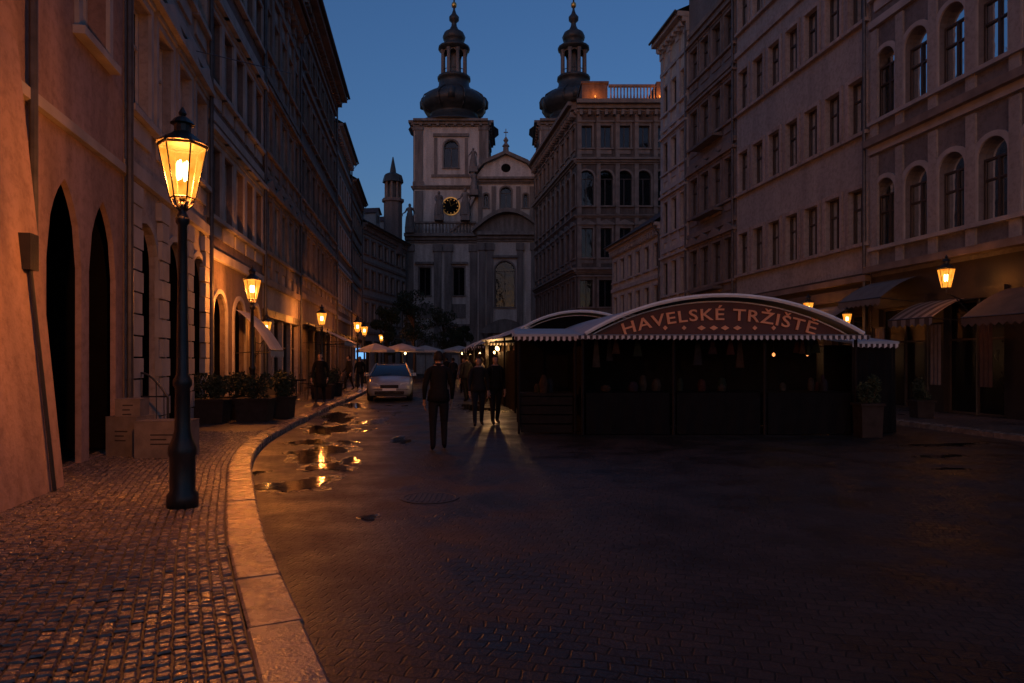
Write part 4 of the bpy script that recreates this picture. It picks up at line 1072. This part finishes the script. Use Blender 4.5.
stall('market_stall',-1.9,1.6,34,40,2.3,.55,lights=((-1.6,34.1,1.9,24,1.5),(-1.0,34.1,1.95,0,1.2))).done()  # this and the next stall: bulbs and lamps are guessed, added for glow
stall('market_stall',-2.8,.8,41,47,2.3,.55,lights=((-2.5,41.1,1.9,24,1.5),(-1.6,41.1,1.95,0,1.2))).done()
# brightly lit side counter
g=G('market_stall'); 
g('counter',WOOD).abox(-.75,-.1,24.6,27,.8,.86); g('back_panel',mat('lit_panel',(.5,.42,.3),.7,.2,6)).abox(-.16,-.1,24.6,27,.86,2.2)
g('canopy',PVC).box8([(-1.1,24.4,2.3),(0,24.4,2.4),(0,27,2.4),(-1.1,27,2.3),(-1.1,24.4,2.34),(0,24.4,2.44),(0,27,2.44),(-1.1,27,2.34)])
for i in range(26):
    gm=random.choice(goods); h=U(.1,.3); g('goods_'+gm.name,gm).lathe(U(-.7,-.25),24.7+i*.085,[(.07,.861),(.09,.86+h*.6),(.03,.86+h)],8)
for yy in (24.7,25.8,26.8):
    g('posts',IRON).tube([(-.95,yy,.01),(-.95,yy,2.32)],.025,6)
    g('bulbs',BULBW).lathe(-.55,yy,[(.02,1.95),(.05,2.0),(.05,2.06),(.02,2.1)],8); g.light((-.6,yy-.2,1.9),16,(1,.5,.17),.06,'stall_light')
g.done()

# ------------------------------------------------------------------ foliage
LEAF=mat('dark_leaves',(.04,.05,.025),.7,.5,5,spec=.2)
BARK=mat('bark',(.06,.045,.035),.9,.3,8)
def leafblob(m,cx,cy,cz,rx,ry,rz,n,s,rs):
    for i in range(n):
        while True:
            x,y,z=rs.uniform(-1,1),rs.uniform(-1,1),rs.uniform(-1,1)
            if .25<x*x+y*y+z*z<1: break
        p=Vector((cx+x*rx,cy+y*ry,cz+z*rz)); a=Vector((rs.gauss(0,1),rs.gauss(0,1),rs.gauss(0,1))).normalized(); b=a.orthogonal().normalized(); a=a*s*rs.uniform(.6,1.3); b=b*s*.5
        m.quad(p-a,p+b,p+a,p-b)
def tree(x,y,h,r,seed):
    rs=random.Random(seed); g=G('street_tree'); t=g('trunk',BARK)
    t.tube([(x,y,0),(x+.05,y,h*.25),(x-.04,y,h*.5),(x,y,h*.8)],[.16,.12,.08,.02],8)
    lf=g('foliage',LEAF)
    for i in range(16):
        a=rs.uniform(0,6.28); rr=rs.uniform(.2,.8)*r; z=rs.uniform(.4,.92)*h
        q=(x+rr*math.cos(a),y+rr*math.sin(a),z); t.tube([(x,y,z*.7),((x+q[0])/2,(y+q[1])/2,z*.88),q],[.05,.035,.01],5)
        leafblob(lf,q[0],q[1],q[2],r*.38,r*.38,r*.3,170,.11,rs)
    g.done()
tree(-8.3,58,7.6,2.0,1); tree(-6.6,66,7.2,1.8,2); tree(-9.4,51,5.6,1.2,3); tree(-5.2,70,5.2,1.2,4)
PLB=mat('planter_box',(.035,.026,.022),.8,.3,6,spec=.2)
def planter(x,y,z,w,d,h,seed,top=.55):
    rs=random.Random(seed); g=G('planter'); b=g('box',PLB)
    b.box8([(x-w*.45,y-d*.45,z),(x+w*.45,y-d*.45,z),(x+w*.45,y+d*.45,z),(x-w*.45,y+d*.45,z),(x-w/2,y-d/2,z+h),(x+w/2,y-d/2,z+h),(x+w/2,y+d/2,z+h),(x-w/2,y+d/2,z+h)])
    b.abox(x-w/2-.03,x+w/2+.03,y-d/2-.03,y+d/2+.03,z+h+.001,z+h+.05)
    lf=g('shrub',LEAF)
    for i in range(6): leafblob(lf,x+rs.uniform(-.35,.35)*w,y+rs.uniform(-.3,.3)*d,z+h+rs.uniform(.1,top*.8),w*.3,d*.35,top*.4,150,.045,rs)
    for i in range(6): g('stems',BARK).tube([(x+rs.uniform(-.2,.2)*w,y,z+h),(x+rs.uniform(-.4,.4)*w,y+rs.uniform(-.2,.2),z+h+top*.7)],.008,4)
    g.done()
for k,(x,y,w) in enumerate(((-7.15,16.2,.8),(-6.25,16.6,.8),(-7.0,17.3,.8),(-5.95,17.6,.6),(-7.4,21.5,.7),(-7.2,26,.8),(-7.4,28,.8))): planter(x,y,.12,w,.5,.5,20+k,.6)
for k,(x,y) in enumerate(((7.35,14.1),(10.5,17.5),(10.2,20.5))): planter(x,y,.01 if x<9 else .12,.45,.4,.65 if x<9 else .4,40+k,.55)

# ------------------------------------------------------------------ left pavement objects
CARD=mat('cardboard',(.17,.14,.12),.85,.25,5,.2,30)
INK=mat('printed_ink',(.04,.03,.028),.8)
def carton(x,y,z,w,d,h,rz):
    g=G('cardboard_box'); b=g('sides',CARD); c,s=math.cos(rz),math.sin(rz)
    T=lambda u,v,zz:(x+u*c-v*s,y+u*s+v*c,z+zz)
    b.box8([T(-w/2,-d/2,0),T(w/2,-d/2,0),T(w/2,d/2,0),T(-w/2,d/2,0),T(-w/2,-d/2,h),T(w/2,-d/2,h),T(w/2,d/2,h),T(-w/2,d/2,h)])
    for sg in (-1,1):
        b.box8([T(-w/2-.004,sg*.01 if sg>0 else -d/2-.004,h+.001),T(w/2+.004,sg*.01 if sg>0 else -d/2-.004,h+.001),T(w/2+.004,d/2+.004 if sg>0 else -.01,h+.001),T(-w/2-.004,d/2+.004 if sg>0 else -.01,h+.001)]+[T(a_,b_,h+.009) for a_,b_ in ((-w/2-.004,sg*.01 if sg>0 else -d/2-.004),(w/2+.004,sg*.01 if sg>0 else -d/2-.004),(w/2+.004,d/2+.004 if sg>0 else -.01),(-w/2-.004,d/2+.004 if sg>0 else -.01))])
    k=g('print',INK)
    for j,(a,bb) in enumerate(((-.2,.22),(-.2,.1),(-.2,.16))):
        zz=h*.62-j*.07; k.quad(T(a*w,-d/2-.003,zz),T(bb*w,-d/2-.003,zz),T(bb*w,-d/2-.003,zz+.02),T(a*w,-d/2-.003,zz+.02))
    g.done()
carton(-5.3,10.5,.12,.78,.45,.55,.08); carton(-5.98,10.7,.12,.5,.45,.6,-.1); carton(-5.95,10.7,.73,.36,.38,.26,.15)
# wrought-iron arched cafe rail
g=G('cafe_railing'); r_=g('arched_rail',IRON); x0,x1,yy=-7.05,-6.1,12.1
arc=[(x0+(x1-x0)*i/14,yy,.95+.42*math.sin(math.pi*i/14)) for i in range(15)]
r_.tube([(x0,yy,.12)]+arc+[(x1,yy,.12)],.02,6); r_.tube([(x0,yy,.95),(x1,yy,.95)],.014,5); r_.tube([(x0,yy,.3),(x1,yy,.3)],.014,5)
for i in range(1,14,2): r_.tube([(arc[i][0],yy,.3),arc[i]],.009,4)
g.done()
# a-board
g=G('menu_board'); mb=g('board',mat('board_black',(.03,.03,.03),.5)); mb.box8([(-5.1,14.0,.12),(-4.55,14.0,.12),(-4.55,14.03,.12),(-5.1,14.03,.12),(-5.1,14.25,1.05),(-4.55,14.25,1.05),(-4.55,14.28,1.05),(-5.1,14.28,1.05)]); mb.box8([(-5.1,14.53,.12),(-4.55,14.53,.12),(-4.55,14.56,.12),(-5.1,14.56,.12),(-5.1,14.285,1.05),(-4.55,14.285,1.05),(-4.55,14.31,1.05),(-5.1,14.31,1.05)]); 
g.root.location=(-1.9,4.6,0); g.done()
# cafe parasols far, some with a made-up bulb and lamp added for glow
def parasol(x,y,z,r,h,lit=False):
    g=G('cafe_parasol'); g('pole',IRON).tube([(x,y,z),(x,y,z+h)],.025,6); c=g('canopy',AWN2)
    c.lathe(x,y,[(r,z+h-.55),(r*.98,z+h-.4),(r*.5,z+h-.18),(.04,z+h)],8); g('foot',IRON).lathe(x,y,[(.3,z),(.28,z+.07),(.05,z+.1)],10)
    if lit:
        g('bulb',BULBW).lathe(x+.3,y-.6,[(.02,z+h-.75),(.07,z+h-.7),(.07,z+h-.64),(.02,z+h-.6)],8); g.light((x+.3,y-.75,z+h-.8),25,(1,.42,.12),.06,'added_parasol_light')  # guessed bulb and lamp, added to light the far end
    g.done()
parasol(-7.4,46,.01,1.5,2.7,True); parasol(-6.6,52,.01,1.5,2.7); parasol(-8.3,41.5,.01,1.2,2.6); parasol(-4.5,58,.01,1.6,2.8,True)
# small illuminated shop sign, blue-white
g=G('lit_shop_sign'); g('box',IRON).abox(-10.35,-9.55,44.9,45.05,1.6,2.45); g('face',emis('blue_sign_glow',(.2,.5,1),1.2)).abox(-10.28,-9.62,44.87,44.898,1.67,2.38); g('arm',IRON).tube([(-11.6,45,2.4),(-10.3,45,2.4)],.02); g.done()
g=G('overhead_cable'); g('cable',IRON).tube([(-7.4,15,8.5),(-6.5,20,10),(-8.8,27,11.2)],.012,4); g.done()

# ------------------------------------------------------------------ car
def car(name,x,y,rot,paint):
    g=G(name); W=.86
    stn=[(-2.1,.62,.34,.58),(-2.02,.74,.24,.68),(-1.8,.82,.2,.78),(-1.3,.86,.2,.9),(-.8,.87,.2,.95),(0,.87,.2,.97),(.9,.87,.2,.98),(1.6,.85,.22,.98),(1.95,.78,.28,.95),(2.05,.7,.38,.85)]
    B=g('body',paint,True); n=0; secs=[]
    for (yy,hw,zl,zb) in stn:
        s=[(-hw*.9,zl),(-hw,zl+.14),(-hw*1.02,(zl+zb)/2),(-hw*.97,zb-.08),(-hw*.88,zb),(-hw*.4,zb+.025),(0,zb+.035),(hw*.4,zb+.025),(hw*.88,zb),(hw*.97,zb-.08),(hw*1.02,(zl+zb)/2),(hw,zl+.14),(hw*.9,zl)]
        secs.append([(a,yy,b) for a,b in s])
    k=len(secs[0])
    for s in secs: B.v+=s
    for j in range(len(secs)-1):
        for i in range(k): B.f.append((j*k+i,j*k+(i+1)%k,(j+1)*k+(i+1)%k,(j+1)*k+i))
    B.f.append(tuple(range(k))[::-1]); B.f.append(tuple((len(secs)-1)*k+i for i in range(k)))
    GL=mat('car_glass',(.02,.025,.03),.05,.1,spec=.8)
    Gm=g('windows',GL,True)
    ro=[(-1.0,.78,.95),(-.35,.62,1.36),(.1,.6,1.42),(.9,.6,1.42),(1.45,.62,1.3),(1.85,.72,.98)]
    for (yy,hw,z) in ro: Gm.v+=[(-hw-.0,yy,z),(hw,yy,z)]
    for j in range(5): Gm.f.append((2*j,2*j+1,2*j+3,2*j+2))
    for s in (0,1):
        sg=-1 if s==0 else 1
        q=len(Gm.v); Gm.v+=[(sg*.82,-.95,.96),(sg*.62,-.35,1.35),(sg*.6,.1,1.41),(sg*.6,.9,1.41),(sg*.62,1.45,1.29),(sg*.8,1.8,.98)]; Gm.f.append(tuple(range(q,q+6)))
    Rf=g('roof_panel',paint,True); Rf.box8([(-.6,-.3,1.372),(.6,-.3,1.372),(.6,1.35,1.34),(-.6,1.35,1.34),(-.56,-.25,1.41),(.56,-.25,1.41),(.58,1.3,1.39),(-.58,1.3,1.39)]); 
    Rf.quad((-.6,.1,1.43),(.6,.1,1.43),(.6,.9,1.43),(-.6,.9,1.43))
    pil=g('pillars',paint)
    for sg in (-1,1):
        pil.tube([(sg*.82,-1.02,.96),(sg*.63,-.36,1.38),(sg*.61,.1,1.43),(sg*.61,.9,1.43),(sg*.64,1.45,1.32),(sg*.78,1.85,.99)],.035,6); pil.tube([(sg*.84,.35,.97),(sg*.62,.3,1.42)],.03,6)
    TY=mat('tyre_rubber',(.02,.02,.02),.8); HB=mat('wheel_alloy',(.3,.3,.3),.35,metal=.8)
    for sx in (-1,1):
        for yy in (-1.35,1.3):
            t=g('tyres',TY,True); q=len(t.v); 
            prof=[(.2,-.1),(.29,-.11),(.32,-.07),(.32,.07),(.29,.11),(.2,.1)]
            for (r,w) in prof:
                for i in range(20): a=2*math.pi*i/20; t.v.append((sx*.76+w,yy+r*math.cos(a),.32+r*math.sin(a)))
            for j in range(5):
                for i in range(20): t.f.append((q+j*20+i,q+j*20+(i+1)%20,q+(j+1)*20+(i+1)%20,q+(j+1)*20+i))
            h=g('hubs',HB); hv=[(sx*.84,yy+.2*math.cos(2*math.pi*i/12),.32+.2*math.sin(2*math.pi*i/12)) for i in range(12)]; h.quad(*hv)
    hl=g('headlights',mat('headlamp_glass',(.5,.55,.6),.1,.1,spec=.8))
    for sg in (-1,1): hl.box8([(sg*.4,-2.1,.58),(sg*.7,-2.02,.58),(sg*.72,-1.9,.58),(sg*.4,-1.95,.58),(sg*.42,-2.04,.7),(sg*.72,-1.93,.74),(sg*.72,-1.85,.74),(sg*.42,-1.9,.7)])
    gr=g('grille',SHOE); gr.abox(-.34,.34,-2.115,-2.05,.52,.64); gr.abox(-.55,.55,-2.1,-2.03,.28,.4)
    g('number_plate',RIM).abox(-.26,.26,-2.135,-2.118,.42,.51)
    for sg in (-1,1): g('mirrors',paint).box8([(sg*.86,-.8,.95),(sg*1.02,-.78,.95),(sg*1.02,-.68,.95),(sg*.86,-.68,.95),(sg*.86,-.78,1.08),(sg*1.0,-.77,1.08),(sg*1.0,-.68,1.08),(sg*.86,-.68,1.08)])
    g('wipers',IRON).tube([(-.5,-1.02,.97),(0,-.9,1.05)],.01,4)
    g.root.location=(x,y,.01); g.root.rotation_euler=(0,0,rot); g.done()
PW=mat('silver_car_paint',(.3,.32,.36),.25,.03,2,spec=.6); PD=mat('dark_car_paint',(.03,.03,.035),.25,.03,2,spec=.6)
car('parked_car',-4.95,28,math.radians(8),PW)
car('parked_car',-6.2,36,math.radians(8),PD)
def cafe_table(x,y):
    g=G('cafe_table'); g('top',WOOD).lathe(x,y,[(.35,.84),(.36,.87),(.35,.89)],16); g('leg',IRON).lathe(x,y,[(.22,.12),(.2,.15),(.03,.2),(.03,.84)],8); g.done()
    for s in (-1,1):
        g=G('cafe_chair'); c=g('frame',IRON); cx=x+s*.55
        for a in (-.18,.18):
            for b in (-.18,.18): c.tube([(cx+a,y+b,.12),(cx+a,y+b,.57)],.013,5)
            c.tube([(cx+s*.18,y+a,.57),(cx+s*.22,y+a,1.0)],.013,5)
        g('seat',WOOD).abox(cx-.2,cx+.2,y-.2,y+.2,.571,.6); c.tube([(cx+s*.22,y-.18,1.0),(cx+s*.22,y+.18,1.0)],.013,5); c.tube([(cx+s*.2,y-.18,.82),(cx+s*.2,y+.18,.82)],.01,5); g.done()
cafe_table(-7.9,25); cafe_table(-8.3,29.3); cafe_table(-8.6,32.2)

# ------------------------------------------------------------------ world, fill sun, camera
sc=bpy.context.scene
w=bpy.data.worlds.new('World'); sc.world=w; w.use_nodes=True; nt=w.node_tree
bg=nt.nodes['Background']; sky=nt.nodes.new('ShaderNodeTexSky'); sky.sky_type='NISHITA'; sky.sun_disc=False
sky.sun_elevation=math.radians(1.5); sky.sun_rotation=math.radians(200); sky.ozone_density=4
mx=nt.nodes.new('ShaderNodeMix'); mx.data_type='RGBA'; mx.blend_type='MULTIPLY'; mx.inputs[0].default_value=1; mx.inputs[7].default_value=(1.4,1,.92,1)
nt.links.new(sky.outputs[0],mx.inputs[6]); nt.links.new(mx.outputs[2],bg.inputs[0]); bg.inputs[1].default_value=.34
s=bpy.data.lights.new('dusk_fill_sun','SUN'); s.energy=.07; s.angle=math.radians(70); s.color=(1,.78,.62)  # soft warm lamp added as fill for the facades
so=bpy.data.objects.new('dusk_fill_sun',s); sc.collection.objects.link(so)
so.rotation_euler=Vector((.1,.75,-.75)).to_track_quat('-Z','Y').to_euler()
cam=bpy.data.cameras.new('camera'); co=bpy.data.objects.new('camera',cam); sc.collection.objects.link(co)
co.location=(0,0,1.6); co.rotation_euler=(math.radians(90),0,0); cam.lens=24; cam.sensor_width=36; cam.shift_y=.018; cam.clip_end=3000
sc.camera=co
sc.view_settings.view_transform='Standard'; sc.view_settings.look='None'; sc.view_settings.exposure=0
